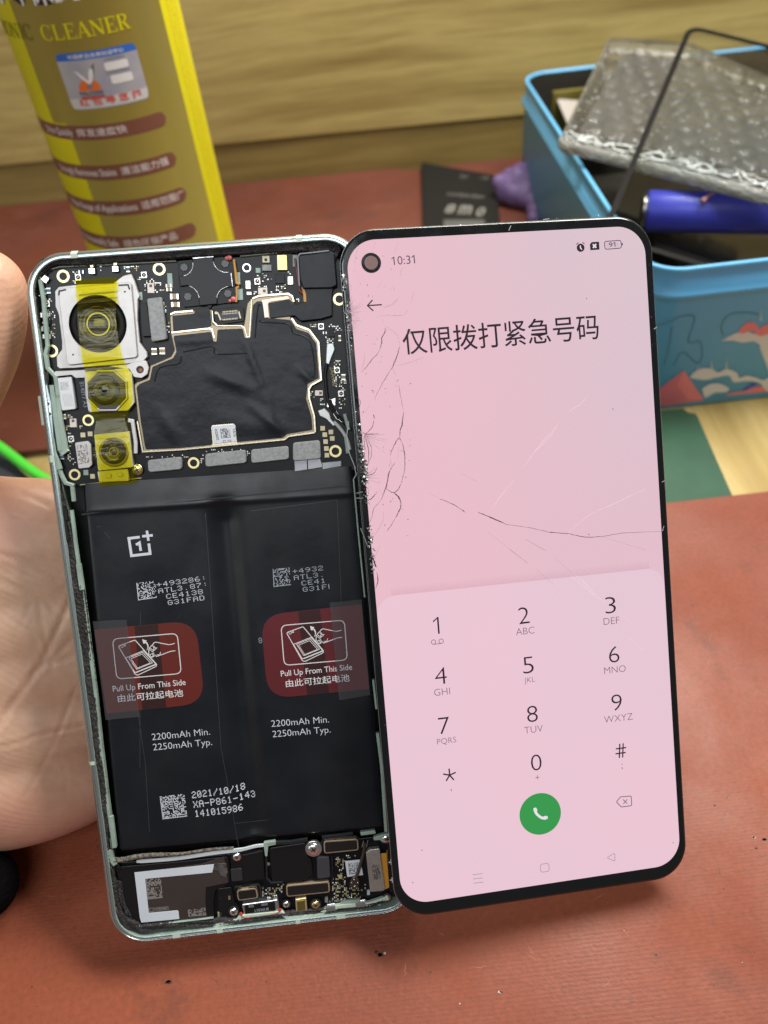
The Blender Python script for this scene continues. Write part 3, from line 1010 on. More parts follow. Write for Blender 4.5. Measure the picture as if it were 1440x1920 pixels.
for i in range(95):  # small pale slivers scattered over the film to paint glints
    q = None
    u_, v_ = rg.random(), rg.random()
    a_, b2, c2 = np.array(out[0]), np.array(out[1]), np.array(out[3])
    q = a_ + (b2 - a_) * v_ + (e1 - e0) * u_
    a = rg.uniform(0, 3.1); l = rg.uniform(.4, 1.3)
    if inside(q, offset(ccw(out), 2)):
        tube(mb, [(q[0], q[1], .1), (q[0] + l * math.cos(a) * .5, q[1] + l * math.sin(a) * .5, .45), (q[0] + l * math.cos(a), q[1] + l * math.sin(a), .1)], [.06, .30, .06], 0, 6)
mb.build('seal_and_glints', K_SEALGLINT, par)

# loose cover glass with a black printed border, leaning over the left rim
K = CAMP + ray(1290, 49) * (404 / ray(1290, 49)[1])
Lp = at(1141, 402, 66.5)
gl, GF = plane_frame('cover_glass', K, Lp - K, np.cross(Lp - K, [0, .55, -1.0]))
d1 = unit(Lp - K)
rT = ray(1440, 86)
tt = ((K - CAMP) @ d1) / (rT @ d1)
bpy.data.objects.remove(gl)
gl, GF = plane_frame('cover_glass', K, (CAMP + rT * tt) - K, K - Lp)   # x along the short edge, y away up the long edge
tag(gl, 'loose clear cover glass with a thin black border leaning in the blue box', 'cover glass')
W_, H_ = 66.0, 147.0
outl = [(x + W_ / 2, y - H_ / 2) for x, y in rrect(W_, H_, 7, 8)]
mb = MB(); prism(mb, outl, -.35, .35, 0, .12); fill(mb, [ccw(outl)], -.35, 0, True)
mb.build('pane', clear('thin_glass', (.97, .98, .98), .02, 0, bump=None, fres=1.12), gl)
mb = MB(); inn = offset(ccw(outl), 2.5)
prism(mb, outl, .36, .75, 0, .1, holes=[inn], hole_z=.36)
mb.build('border', mat('glass_border', (.004, .0035, .003), .6, spec=.12), gl)

# 18 mm cell
cella, cellb = at(1211, 396, 44), at(1500, 400, 44)
dv = unit(cellb - cella)
ce = empty('battery_cell', loc=cella); tag(ce, 'blue wrapped cylindrical battery cell with a bare metal end inside the blue box', 'battery')
mb = MB(); tube(mb, [dv * t for t in (0.0, .25, .8, 62, 62.6)], [7.6, 8.6, 9.1, 9.1, 8.4], 0, 40); mb.build('wrap', mat('cell_blue', (.055, .065, .56), .42, coat=.1), ce)
mb = MB(); tube(mb, [dv * t for t in (-2.6, -2.3, -1.2, -.8, .1)], [3.0, 7.0, 8.3, 7.6, 7.5], 0, 36); mb.build('metal_end', mat('cell_metal', (.55, .53, .48), .25, 1.0), ce)
# dark phone bodies under the cell
K_DARK = mat('dark_glass', (.012, .013, .018), .12, coat=.3)
K_GREYE = mat('edge_grey', (.16, .15, .15), .35, .6)
def slab_from(name, lab, cat, pts, z, th, m, medge):
    q = [at(*p, z)[:2] for p in pts]; c = np.mean(q, 0)
    e = empty(name, loc=(c[0], c[1], z)); tag(e, lab, cat)
    mb = MB(); prism(mb, rnd([(p[0] - c[0], p[1] - c[1]) for p in q], 5), -.8, 0, 0, .2); mb.build('front_glass', m, e)
    mb = MB(); prism(mb, rnd([(p[0] - c[0], p[1] - c[1]) for p in q], 5), -th, -.82, 0, .3); mb.build('rim', medge, e)
    return e
slab_from('old_phone', 'dark phone with a grey rim lying under the blue cell in the box', 'phone', [(1214, 446), (1395, 505), (1640, 455), (1430, 400)], 27, 6, K_DARK, K_GREYE)
slab_from('old_phone', 'grey glossy phone face behind the blue cell in the box', 'phone', [(1150, 392), (1215, 415), (1400, 330), (1205, 285)], 24, 5, mat('grey_glass', (.15, .145, .13), .25), K_GREYE)
mb = MB(); q = [at(*p, 50)[:2] for p in ((1044, 186), (1112, 191), (1180, 300), (1090, 292))]
prism(mb, ccw(q), 49, 50.2); o = mb.build('paper_sheet', mat('paper', (.36, .33, .30), .7, bump=(400, .2, .0003))); tag(o, 'pale paper sheet showing inside the back left corner of the box', 'paper')
mb = MB(); ca, cb_ = atY(1036, 171, 472), atY(1180, 161, 472)
prism(mb, [(max(ca[0], 113), 470), (cb_[0], 470), (cb_[0], 473), (max(ca[0], 113), 473)], 20, ca[2], 0, .5); o = mb.build('yellow_reflection', mat('reflection_yellow', (.13, .105, .012), .6)); tag(o, 'dark yellow panel painting a reflection in the back left corner of the blue box', 'painted reflection')  # added panel, its colour paints the yellowish reflection inside the box
mb = MB(); p0 = at(1345, 358, 53); p1 = at(1316, 378, 52.5)
tube(mb, [p0, (p0 + p1) / 2 + np.array([0, 0, .5]), p1], [.5, .7, 1.1], 0, 8); o = mb.build('wire_end', mat('wire_pink', (.55, .28, .30), .5)); tag(o, 'short pink wire end lying on the blue battery cell', 'wire')

# ------------------------------------------------------------------ things on the rear mat
q = [at(*p, 4)[:2] for p in ((789, 303), (926, 327), (944, 452), (795, 452))]
c = np.mean(q, 0)
be = empty('pouch_battery', loc=(c[0], c[1], 0)); tag(be, 'black flat pouch battery with grey print lying on the rear red mat', 'battery')
mb = MB(); prism(mb, rnd([(p[0] - c[0], p[1] - c[1]) for p in q], 2), .1, 4, 0, .8); mb.build('pouch', mat('pouch_black', (.012, .0115, .0105), .7, spec=.15, bump=(120, .2, .0006)), be)
K_PB = [mat('pouch_grey', (.16, .155, .14), .6), mat('pouch_grey_dim', (.075, .075, .07), .6)]
mb = MB()
def pb(x, y): return tuple(at(x, y, 4)[:2] - c)
for (x0, x1, y0_, y1_, n_) in ((840, 905, 358, 368, 1),):
    text_at(mb, 'Li-ion Polymer Battery', pb(838, 366), pb(906, 372), 4.06, 0, 4.5)
for s_, x0, x1, y_ in (('8', 832, 850, 398), ('m', 858, 882, 400), ('0', 890, 906, 404)):
    text_at(mb, s_, pb(x0, y_), pb(x1, y_ + 1), 4.06, 0, 11, .04)
mb.build('pouch_print', K_PB, be); mb = MB()
text_at(mb, 'LI', pb(862, 332), pb(872, 334), 4.06, 0, 4); text_at(mb, 'TYP', pb(898, 336), pb(914, 338), 4.06, 0, 4)
fill(mb, [ccw([pb(*p) for p in ((832, 412), (908, 412), (910, 440), (832, 440))])], 4.06, 1)
mb.build('pouch_print', K_PB, be)

# purple putty lump: union of soft blobs
def blob(name, balls, mats, voxel, smooth, parent=None, M=None):
    me = bpy.data.meshes.new(name + '_src')
    mb = MB()
    for b in balls:
        if not isinstance(b[1], list):       # ball
            cpt, r = b; n = 14
            vs = [(cpt[0] + r * math.sin(math.pi * j / n) * math.cos(2 * math.pi * i / n), cpt[1] + r * math.sin(math.pi * j / n) * math.sin(2 * math.pi * i / n), cpt[2] + r * math.cos(math.pi * j / n)) for j in range(n + 1) for i in range(n)]
            fs = [(j * n + i, (j + 1) * n + i, (j + 1) * n + (i + 1) % n, j * n + (i + 1) % n) for j in range(n) for i in range(n)]
            mb.add(vs, fs, 0)
        else:                                # chain of radii
            pts, rs = b[0], b[1]
            P = smoothline(pts, 6); Q = smoothline([(r,) for r in rs], 6)
            P = [np.array(p) for p in P]; Q = [float(q[0]) for q in Q]
            d0, d1 = unit(P[0] - P[1]), unit(P[-1] - P[-2])
            P = [P[0] + d0 * Q[0] * k for k in (.98, .86, .6, .3)] + P + [P[-1] + d1 * Q[-1] * k for k in (.3, .6, .86, .98)]
            Q = [Q[0] * k for k in (.2, .5, .8, .954)] + Q + [Q[-1] * k for k in (.954, .8, .5, .2)]
            tube(mb, P, Q, 0, 24)
    me.from_pydata([(x * S, y * S, z * S) for x, y, z in mb.v], [], mb.f); me.update()
    ob = bpy.data.objects.new(name + '_src', me); COL.objects.link(ob)
    rm = ob.modifiers.new('r', 'REMESH'); rm.mode = 'VOXEL'; rm.voxel_size = voxel * S
    sm = ob.modifiers.new('s', 'SMOOTH'); sm.factor = .6; sm.iterations = smooth
    dg = bpy.context.evaluated_depsgraph_get(); dg.update()
    me2 = bpy.data.meshes.new_from_object(ob.evaluated_get(dg))
    bpy.data.objects.remove(ob); bpy.data.meshes.remove(me)
    me2.name = name; me2.materials.clear()
    for m in (mats if isinstance(mats, list) else [mats]): me2.materials.append(m)
    me2.polygons.foreach_set('use_smooth', [True] * len(me2.polygons))
    o = bpy.data.objects.new(name, me2); COL.objects.link(o)
    if parent: o.parent = parent
    return o


pc = at(965, 362, 8)
rg = random.Random(21)
balls = []
for (px, py, z, r) in ((972, 338, 13, 8), (988, 344, 11, 8.5), (955, 350, 10, 7.5), (937, 342, 12, 5), (966, 362, 7, 8), (986, 366, 7, 8), (948, 360, 7, 6.5), (1000, 380, 5.5, 5.2), (1001, 396, 5, 4.8), (1001, 410, 4.4, 4.4), (980, 352, 9, 9), (1000, 326, 15, 5), (976, 322, 16, 5.5), (955, 330, 13, 5), (992, 318, 17, 5)):
    p = at(px, py, z); balls.append((p, r))
pur = blob('putty_lump', balls, mat('putty_purple', (.15, .095, .24), .55, bump=(110, .6, .003), var=(60, .2)), .8, 16)
tag(pur, 'crumpled purple putty lump between the black pouch battery and the blue box', 'putty')

# green cable and dark slab at the left edge
mb = MB()
pts = smoothline([at(-120, 770, 9), at(-40, 812, 8), at(0, 838, 6), at(24, 856, 4), at(70, 890, 2.5), at(140, 930, 2.5)], 6)
tube(mb, pts, 2.3, 0, 14); o = mb.build('green_cable', mat('cable_green', (.08, .62, .05), .4)); tag(o, 'bright green cable coming in from the left behind the hand', 'cable')
q = [at(*p, -.5)[:2] for p in ((-160, 800), (-10, 838), (60, 900), (30, 960), (-160, 960))]
mb = MB(); prism(mb, rnd(q, 3), -2.0, -.4, 0, .2); o = mb.build('dark_slab', mat('slab_dark', (.03, .036, .045), .6)); tag(o, 'dark grey slab under the bright green cable at the left edge', 'pad')

# ------------------------------------------------------------------ opened phone body
B = BODY
ph = empty('opened_phone', matrix=B.matrix())
tag(ph, 'opened phone with pale green frame, battery, cameras and circuit boards bare, held by the hand', 'phone')
BW, BHt = B.w, B.h
K_RAIL = mat('rail_metal', (.50, .575, .575), .26, .88)
K_MINT = mat('mint_paint', (.32, .42, .36), .45, .1, var=(260, .25), bump=(900, .12, .0002))
K_MINT2 = mat('mint_pale', (.50, .60, .50), .4)
K_FOAM = mat('foam_residue', (.022, .019, .020), .85, var=(700, .9), col2=(.045, .041, .042), bump=(1500, .8, .0006))
K_PCB = mat('solder_mask', (.0060, .0070, .0100), .34, spec=.25, var=(160, .35), bump=(600, .05, .0002))
K_DKPL = mat('black_plastic', (.0065, .0065, .0075), .40, spec=.3, bump=(500, .08, .0002))
K_DKPL2 = mat('black_film', (.0070, .0088, .0130), .32, spec=.22, bump=(160, .3, .0006))
K_GOLD = mat('gold_ring', (.80, .68, .36), .32, .75)
K_PAD = mat('gold_pad', (.62, .55, .36), .45, .4)
K_SILV = mat('silver_plate', (.50, .485, .475), .40, .55, var=(420, .08), bump=(1800, .06, .0001))
K_SILV2 = mat('bright_steel', (.78, .78, .78), .2, .95)
K_GREY = mat('grey_plate', (.30, .31, .31), .5, .45, var=(1500, .25), bump=(2500, .25, .0001))
K_CREAM = mat('shield_steel', (.66, .58, .44), .25, .9)
K_HOLE = mat('hole_dark', (.012, .009, .008), .5)
K_BRASS = mat('hole_brown', (.22, .07, .035), .4, .3)
K_CHIPW = mat('chip_white', (.66, .60, .55), .4, .2)
K_CAPW = mat('cap_end', (.74, .74, .70), .3, .6)
K_CAPB = mat('cap_body', (.42, .33, .20), .5)
K_CAPBL = mat('cap_blue', (.04, .14, .27), .4)
K_LABEL = mat('label_white', (.62, .66, .72), .5)
K_LENS = mat('lens_glass', (.006, .007, .007), .10, coat=.1, spec=.4)
K_LENSR = mat('lens_ring', (.012, .0125, .012), .5, spec=.2)
K_INK = mat('ink_white', (.62, .66, .74), .6)
K_INKG = mat('ink_grey', (.34, .38, .44), .6)
K_RUST = mat('code_brown', (.14, .10, .085), .6)
K_AMBER = mat('flex_amber', (.50, .24, .025), .35)
K_TAPE = clear('yellow_tape', (.985, .93, .16), .20, .03, (.95, .78, .01), (260, .5, .0006, (.5, 2.2, 1)), 1.42)


def P(pts, z): return B.P(pts, z)


# frame: rail swept round the outline, floor plate, inner ledge
mb = MB()
ring = [(x, y + BHt / 2) for x, y in rrect(BW, BHt, 9.2, 14)]
zs = [-7.9, -7.9, -7.4, -6.4, -5.0, -3.2, -2.0, -1.1, -.5, -.18, -.05, -.10, -.34, -.34, -.10, -.08, -.16]
ins = [3.0, 1.1, .55, .22, .05, 0, .06, .25, .52, .85, 1.05, 1.14, 1.20, 1.32, 1.40, 1.75, 1.95]
for a, b in ((0, 2), (1, 11), (10, 13), (12, 15), (14, 17)): side(mb, ring, zs[a:b], ins[a:b], 0, True)
side(mb, ring, [-.16, -2.6], [1.95, 2.05], 1, False)
fill(mb, [offset(ring, 2.05)], -6.4, 2)
side(mb, ring, [-2.6, -6.4], [2.05, 2.05], 1)
fill(mb, [offset(ring, 3.0)], -7.9, 2, True)
mb.build('frame', [K_RAIL, K_MINT, K_DKPL], ph)


def along(px, py):                           # nearest outline place for a photo point
    q = np.array(B(px, py, -.3)); best = None
    N = len(ring)
    for i in range(N):
        a, b = np.array(ring[i]), np.array(ring[(i + 1) % N])
        t = max(0, min(1, ((q - a) @ (b - a)) / max(1e-9, (b - a) @ (b - a))))
        p = a + (b - a) * t; d = np.linalg.norm(p - q)
        if best is None or d < best[0]: best = (d, p, unit(b - a))
    return best[1], best[2]


for px, py, w in ((138, 466, 1.5), (560, 437, 1.3), (80, 862, 1.6), (167, 1431, .9), (333, 1765, 1.9), (414, 1756, 1.5), (560, 1736, 1.1), (640, 1727, 2.2)):
    p, t = along(px, py); n = np.array([-t[1], t[0]])
    mb = MB()
    prof = [(-.02, -6.5), (-.06, -3.2), (.19, -1.05), (.79, -.12), (1.03, .02), (1.95, .0)]
    vs, fs = [], []
    for s_ in (-w / 2, w / 2):
        for d_, z in prof:
            q = p + t * s_ + n * (d_ - .03); vs.append((q[0], q[1], z + .02))
    for k in range(len(prof) - 1): fs.append((k, len(prof) + k, len(prof) + k + 1, k + 1)[::-1])
    mb.add(vs, fs, 0); mb.build('antenna_band', K_MINT2, ph)
for (a, b, out_) in (((63, 741), (74, 798), 1.15), ((92, 931), (112, 1062), .55)):
    p, t = along(*a); q, _ = along(*b); n = np.array([-t[1], t[0]])
    c = (p + q) / 2; L = np.linalg.norm(q - p)
    mb = MB()
    pts = [tuple(c + t * x + n * y) for x, y in ((-L / 2, .6), (L / 2, .6), (L / 2, -out_), (-L / 2, -out_))]
    prism(mb, rnd(pts, .3), -5.2, -3.0, 0, .3); mb.build('side_button', K_RAIL if out_ < 1 else K_MINT2, ph)


# torn foam gasket all round
def strip(mb, left, right, z, m=0, seed=1, rough=.5, zr=.16):
    ph_ = seed * 1.7
    rg = random.Random(seed)
    L = smoothline(P(left, z), 30); R = smoothline(P(right, z), 30)
    n = min(len(L), len(R)); vs, fs = [], []
    W = 12
    for i in range(n):
        a = L[int(i * (len(L) - 1) / (n - 1))]; b = R[int(i * (len(R) - 1) / (n - 1))]
        for k in range(W):
            t = k / (W - 1)
            q = a + (b - a) * t + np.array([rg.uniform(-.1, .1), rg.uniform(-.1, .1)]) * (rough * 3 if k in (0, W - 1) else rough)
            zz = z - (.9 if k in (0, W - 1) else 0) + rg.uniform(-zr, zr) + .22 * math.sin(i * .13 + ph_ + t * 3) * math.sin(i * .047 + t * 5)
            vs.append((q[0], q[1], zz))
    for i in range(n - 1):
        for k in range(W - 1):
            fs.append((i * W + k, (i + 1) * W + k, (i + 1) * W + k + 1, i * W + k + 1))
    mb.add(vs, fs, m, False)


mb = MB()
strip(mb, [(58, 512), (72, 488), (100, 478), (160, 474), (250, 466), (360, 459), (450, 452), (540, 445), (610, 444), (632, 452), (640, 466)],
      [(76, 520), (90, 506), (108, 497), (160, 497), (250, 490), (360, 482), (450, 477), (540, 472), (600, 474), (618, 480), (628, 490)], -.75, 0, 1)
strip(mb, [(56, 514), (52, 545), (58, 590), (68, 650), (78, 690)], [(74, 522), (66, 550), (72, 592), (78, 655), (90, 695)], -.9, 0, 2)
strip(mb, [(97, 905), (104, 940), (118, 1010), (130, 1100), (140, 1180), (152, 1280), (166, 1400), (180, 1500), (188, 1580), (195, 1640), (208, 1700), (225, 1735), (258, 1748)],
      [(112, 905), (120, 942), (138, 1012), (156, 1100), (166, 1180), (178, 1280), (190, 1400), (202, 1500), (204, 1580), (214, 1640), (226, 1700), (240, 1722), (262, 1734)], -.75, 0, 3)
strip(mb, [(258, 1748), (330, 1741), (420, 1734), (520, 1722), (620, 1711), (690, 1702), (726, 1692)], [(262, 1736), (330, 1729), (420, 1724), (520, 1713), (620, 1703), (690, 1695), (724, 1684)], -.85, 0, 4)
strip(mb, [(215, 1650), (225, 1690), (236, 1720)], [(228, 1652), (234, 1692), (246, 1716)], -1.2, 0, 6)
mb.build('foam_gasket', K_FOAM, ph)

# pale green inner walls of the frame
mb = MB()
def wall(path, w, z, h=1.0, m=0): ribbon(mb, P(path, z), w * .78, z - h, m, h, .12)
wall([(74, 524), (80, 560), (88, 650)], 1.0, -.8); wall([(88, 650), (84, 664), (88, 690), (103, 706), (108, 742)], 1.1, -.7)
wall([(78, 520), (92, 505), (112, 500), (200, 496), (330, 489)], .32, -1.5); wall([(450, 480), (560, 470), (600, 470)], .32, -1.6)
wall([(103, 735), (108, 790), (118, 845), (122, 850)], 2.6, -.85); wall([(96, 722), (104, 790), (112, 845)], 1.3, -.6)
wall([(84, 740), (92, 800), (100, 850), (110, 880)], 1.6, -.45); wall([(104, 866), (116, 895), (122, 906), (138, 911)], 1.0, -.7); wall([(134, 911), (137, 940)], 1.0, -.7)
wall([(133, 957), (142, 1030), (152, 1100)], .9, -.75); wall([(146, 1058), (153, 1106)], 1.4, -.6)
wall([(153, 1106), (165, 1200), (178, 1300), (188, 1400), (200, 1500), (208, 1560)], .9, -.8, 1.6)
wall([(207, 1532), (214, 1590)], 1.3, -.6); wall([(206, 1594), (208, 1612), (216, 1622)], 1.6, -.7)
wall([(205, 1640), (213, 1690), (222, 1716), (240, 1732), (262, 1738), (330, 1730), (400, 1722)], .35, -.9)
wall([(663, 900), (672, 1000), (684, 1120)], .5, -.9); wall([(700, 1275), (706, 1330)], .7, -.9); wall([(708, 1375), (716, 1440), (724, 1560)], 1.0, -1.0)
wall([(400, 1737), (446, 1726), (452, 1720), (527, 1712), (540, 1722), (600, 1716), (612, 1706), (640, 1700), (692, 1696), (728, 1684)], 1.3, -.85, 1.0, 1)
wall([(640, 1699), (676, 1692)], 2.0, -1.1)
for a, b in (((646, 776), (654, 806)), ((648, 818), (652, 850))): wall([a, b], 1.0, -1.0)
mb.build('inner_wall', [K_MINT, K_MINT2], ph)
mb = MB()
prism(mb, P(rnd([(83, 720), (88, 722), (96, 756), (101, 830), (94, 832), (88, 780)], 2), -.35), -1, -.38, 0, .08)
mb.build('button_clip', mat('clip_steel', (.42, .50, .54), .3, .8), ph)
mb = MB()
prism(mb, P(rnd([(80, 692), (88, 700), (90, 718), (82, 716)], 3), -.4), -.7, -.42, 1)
mb.build('flex_slot', [K_DKPL, K_HOLE, K_SILV2], ph); mb = MB()
ribbon(mb, P([(118, 948), (121, 980), (127, 1012)], -.5), 1.1, -1.0, 0, .5); ribbon(mb, P([(123, 955), (125, 975)], -.5), .8, -.9, 0, .5)
mb.build('flex_slot', [K_DKPL, K_HOLE, K_SILV2], ph); mb = MB()
for (x, y) in ((89, 757), (92, 776)): dome(mb, *B(x, y, -.3), .42, -.40, .25, 1)
ribbon(mb, P([(89, 752), (93, 770), (93, 778)], -.3), .5, -.36, 2)
mb.build('clip_pin', [K_DKPL, K_HOLE, K_SILV2], ph)

# -------------------------------- main circuit board
ZB = -2.3
bp = P([(72, 522), (96, 503), (200, 497), (330, 490), (450, 482), (560, 474), (628, 478), (664, 520), (676, 700), (690, 878), (560, 892), (340, 900), (150, 912), (118, 902), (112, 860), (104, 800), (92, 690), (84, 640)], ZB)
mb = MB(); prism(mb, ccw(bp), ZB - .9, ZB, 0, .05)
board = mb.build('circuit_board', K_PCB, ph)


def part(name, mats, parent=board):
    class C_:
        def __enter__(s): s.mb = MB(); return s.mb
        def __exit__(s, *a): s.o = s.mb.build(name, mats, parent)
    return C_()


def plate(mb, pts, z, th=.4, r=.3, m=0, bev=.08):
    prism(mb, rnd(P(pts, z), r), z - th, z, m, bev)


for (x, y, r, gold) in ((118.5, 518, 1.42, 1), (298.5, 504.5, 1.42, 1), (97, 658, 1.42, 1), (165.5, 788, 1.32, 1), (140, 890, 1.32, 1), (363, 868, 1.34, 1), (629, 846, 1.45, 1), (636, 561, 1.42, 1), (462.5, 502, .95, 0)):
    with part('screw_ring', [K_GOLD, K_SILV2, K_BRASS]) as mb:
        c = B(x, y, ZB + .1)
        if gold: prism(mb, circ(*c, r, 32), ZB - .05, ZB + .12, 0, .03, holes=[circ(*c, r * .62, 28)], hole_z=ZB - .7, mh=1)
        else: prism(mb, circ(*c, r, 28), ZB - .05, ZB + .05, 1, .02, holes=[circ(*c, r * .74, 24)], hole_z=ZB - .6, mh=1)
        fill(mb, [circ(*c, r * .62, 24)], ZB + .02 - .3, 1)
        fill(mb, [circ(c[0] + r * .12, c[1] - r * .08, r * .36, 20)], ZB - .25, 2)
for (x, y) in ((146.5, 520), (87.5, 569.5), (270, 515.5), (482.5, 527.5), (602, 612), (632, 694), (639.5, 738), (133, 823)):
    with part('antenna_connector', [K_CAPW, K_HOLE, K_CAPW]) as mb:
        c = B(x, y, ZB + .3)
        prism(mb, rnd([(c[0] + sx * .66, c[1] + sy * .72) for sx, sy in ((-1, -1), (1, -1), (1, 1), (-1, 1))], .15), ZB, ZB + .35, 0, .06)
        fill(mb, [circ(*c, .48, 20)], ZB + .355, 1); dome(mb, c[0], c[1], .22, ZB + .358, .12, 2, 12, 3)


def comp(mb, x, y, w, h, ang=0, z0=ZB, hh=.35, m=0, ends=None):   # small chip; w, h in photo pixels
    k = .123
    c = np.array(B(x, y, z0 + hh)); a = math.radians(ang - 4)
    ux, uy = np.array([math.cos(a), math.sin(a)]), np.array([-math.sin(a), math.cos(a)])
    def q(sx, sy): return tuple(c + ux * sx * w * k / 2 + uy * sy * h * k / 2)
    prism(mb, [q(-1, -1), q(1, -1), q(1, 1), q(-1, 1)], z0, z0 + hh, m, min(.06, hh * .2))
    if ends is not None:
        if h >= w: prs = ((-1.02, 1.02, .5, 1.03), (-1.02, 1.02, -1.03, -.5))
        else: prs = ((.5, 1.03, -1.02, 1.02), (-1.03, -.5, -1.02, 1.02))
        for x0, x1, y0, y1 in prs:
            prism(mb, [q(x0, y0), q(x1, y0), q(x1, y1), q(x0, y1)], z0, z0 + hh + .03, ends, .04)


for name, mats, lst in (('shielded_chip', [K_CHIPW, K_RUST], [(282.5, 540, 12, 18), (492.5, 545.5, 17, 12), (124 + 13, 793, 12, 16), (598, 737, 15, 10)]),
                        ('black_chip', [K_DKPL, K_DKPL], [(525, 522.5, 17, 17), (622, 625, 9, 13), (90, 603, 9, 8)]),
                        ('gold_microphone', [mat('mic_gold', (.72, .62, .25), .35, .6), K_PAD], [(529, 492, 18, 27)]),
                        ('flash_led', [K_CAPW, K_PAD], [(465, 534, 9, 15), (544.5, 526, 10, 15), (467, 550, 9, 6)]),
                        ('light_sensor', [mat('sensor_white', (.74, .70, .50), .4), K_HOLE], [(498.5, 486, 13, 12)]),
                        ('grey_block', [K_GREY, K_SILV], [(500, 502, 17, 11)]),
                        ('spring_contact', [K_SILV2, K_GOLD], [(172, 508, 11, 10), (216, 504, 11, 10), (84, 523, 12, 11)])):
    for (x, y, w, h) in lst:
        with part(name, mats) as mb:
            hh = {'black_chip': .45, 'gold_microphone': .9, 'spring_contact': .9, 'light_sensor': .8, 'grey_block': .7}.get(name, .5)
            comp(mb, x, y, w, h, -35 if (name == 'spring_contact' and x < 100) else 0, ZB, hh)
            if name == 'shielded_chip': comp(mb, x - (0 if w < h else -3), y - (4 if h > w else 0), 5, 5, 0, ZB + hh, .01, 1)
            if name == 'spring_contact':
                if x > 100: comp(mb, x, y - 9, 6, 5, 0, ZB, 1.0, 1)
                else: comp(mb, x - 9, y - 4, 5, 5, 0, ZB, 1.0, 1)
            if name == 'light_sensor': comp(mb, x, y + 1, 5, 5, 0, ZB + hh, .01, 1)
for (x, y) in ((155.5, 815.5), (169, 813.5), (173.5, 893), (605, 803), (609, 815), (610.5, 828), (612, 841), (613, 853.5), (620.5, 810), (623, 822)):
    with part('test_pad', K_PAD) as mb: comp(mb, x, y, 8.6, 8.6, 0, ZB, .05)
TINY = [(82.5, 546.5, 8, 11, 2), (91, 545, 7, 10, 2), (152, 510, 9, 7, 2), (520, 521, 5, 11, 2), (116, 870 - 13, 8, 8, 2), (240, 505, 7, 10, 2), (609, 624, 7, 5, 2), (604, 651 - 38, 3, 3, 0)]
for (x, y, w, h, c) in TINY:
    with part('capacitor', [K_CAPB, K_CAPW, K_CAPBL], board) as mb: comp(mb, x, y, w, h, 0, ZB, .35, c, 1)
for (x, y, w, h) in ((84, 617, 14, 8), (87, 631, 14, 8), (83, 591, 14, 8), (316, 536, 10, 6), (317, 543, 10, 6), (327, 556, 15, 10), (329, 571, 15, 9), (289, 659, 10, 12), (304, 658, 10, 12), (121, 781, 6, 9), (637, 634, 5, 11), (644, 707, 8, 11), (647, 716, 5, 6)):
    with part('capacitor', [K_CAPB, K_CAPW]) as mb: comp(mb, x, y, w, h, 0, ZB, .5, 0, 1)
mb = MB(); rg = random.Random(11)
for (x0, y0, x1, y1, n) in ((72, 541, 80, 556, 4), (79, 557, 96, 564, 8), (80, 579, 92, 588, 9), (93, 579, 102, 600, 10), (78, 606, 84, 614, 5), (97, 606, 104, 634, 14), (134, 509, 150, 513, 4), (136, 523, 142, 532, 5),
                            (184, 500, 190, 513, 3), (232, 500, 236, 506, 2), (245, 498, 262, 508, 9), (258, 517, 264, 524, 3), (270, 524, 290, 530, 9), (270, 533, 275, 546, 5), (287, 530, 303, 534, 7), (290, 543, 308, 548, 8),
                            (305, 566, 313, 585, 7), (311, 602, 318, 626, 5), (482, 515, 504, 520, 8), (490, 522, 508, 526, 4), (516, 530, 536, 544, 16), (517, 545, 536, 550, 8), (475, 546, 482, 552, 4), (505, 545, 512, 552, 4), (484, 536, 504, 541, 5),
                            (538, 510, 546, 514, 3), (554, 560, 562, 566, 3), (583, 607, 594, 617, 8), (611, 607, 634, 613, 9), (612, 632, 632, 642, 12), (628, 612, 640, 625, 7), (626, 674, 638, 686, 9), (628, 704, 640, 730, 16), (637, 728, 648, 732, 4),
                            (636, 745, 648, 766, 9), (594, 746, 610, 760, 9), (582, 732, 588, 744, 5), (124, 778, 136, 784, 6), (123, 796, 132, 814, 10), (148, 806 - 8, 156, 806, 5), (126, 830, 134, 862, 16), (170, 838, 178, 870, 7), (384, 843, 462, 848, 12), (274, 855, 330, 858, 8), (341, 850, 352, 870, 8), (462, 845, 468, 860, 5), (376, 852, 383, 872, 6), (130, 855, 140, 870, 5)):
    for _ in range(n):
        x, y = rg.uniform(x0, x1), rg.uniform(y0, y1)
        v = rg.random() < .5
        comp(mb, round(x / 3.2) * 3.2, round(y / 3.4) * 3.4, 1.9 if v else 2.9, 2.9 if v else 1.9, 0, ZB, .18, 0 if rg.random() < .72 else 1)
o = mb.build('tiny_components', [K_CAPW, K_PAD], board); o['kind'] = 'stuff'
K_INKY = mat('ink_gold', (.50, .42, .20), .5)
for t_, a, b_, h_, k_ in (('2AA400', (618, 688), (624, 724), 1.1, K_INKY), ('814017 A3', (149, 716), (157, 764), .95, K_INKG), ('AVA40C', (172, 838), (177, 862), .8, K_INKY)):
    with part('board_print', k_) as mb: text_at(mb, t_, B(*a, ZB), B(*b_, ZB), ZB + .02, 0, h_)
with part('board_edge', K_INKY) as mb: ribbon(mb, P([(150, 909), (265, 896)], ZB), .2, ZB + .03, 0)

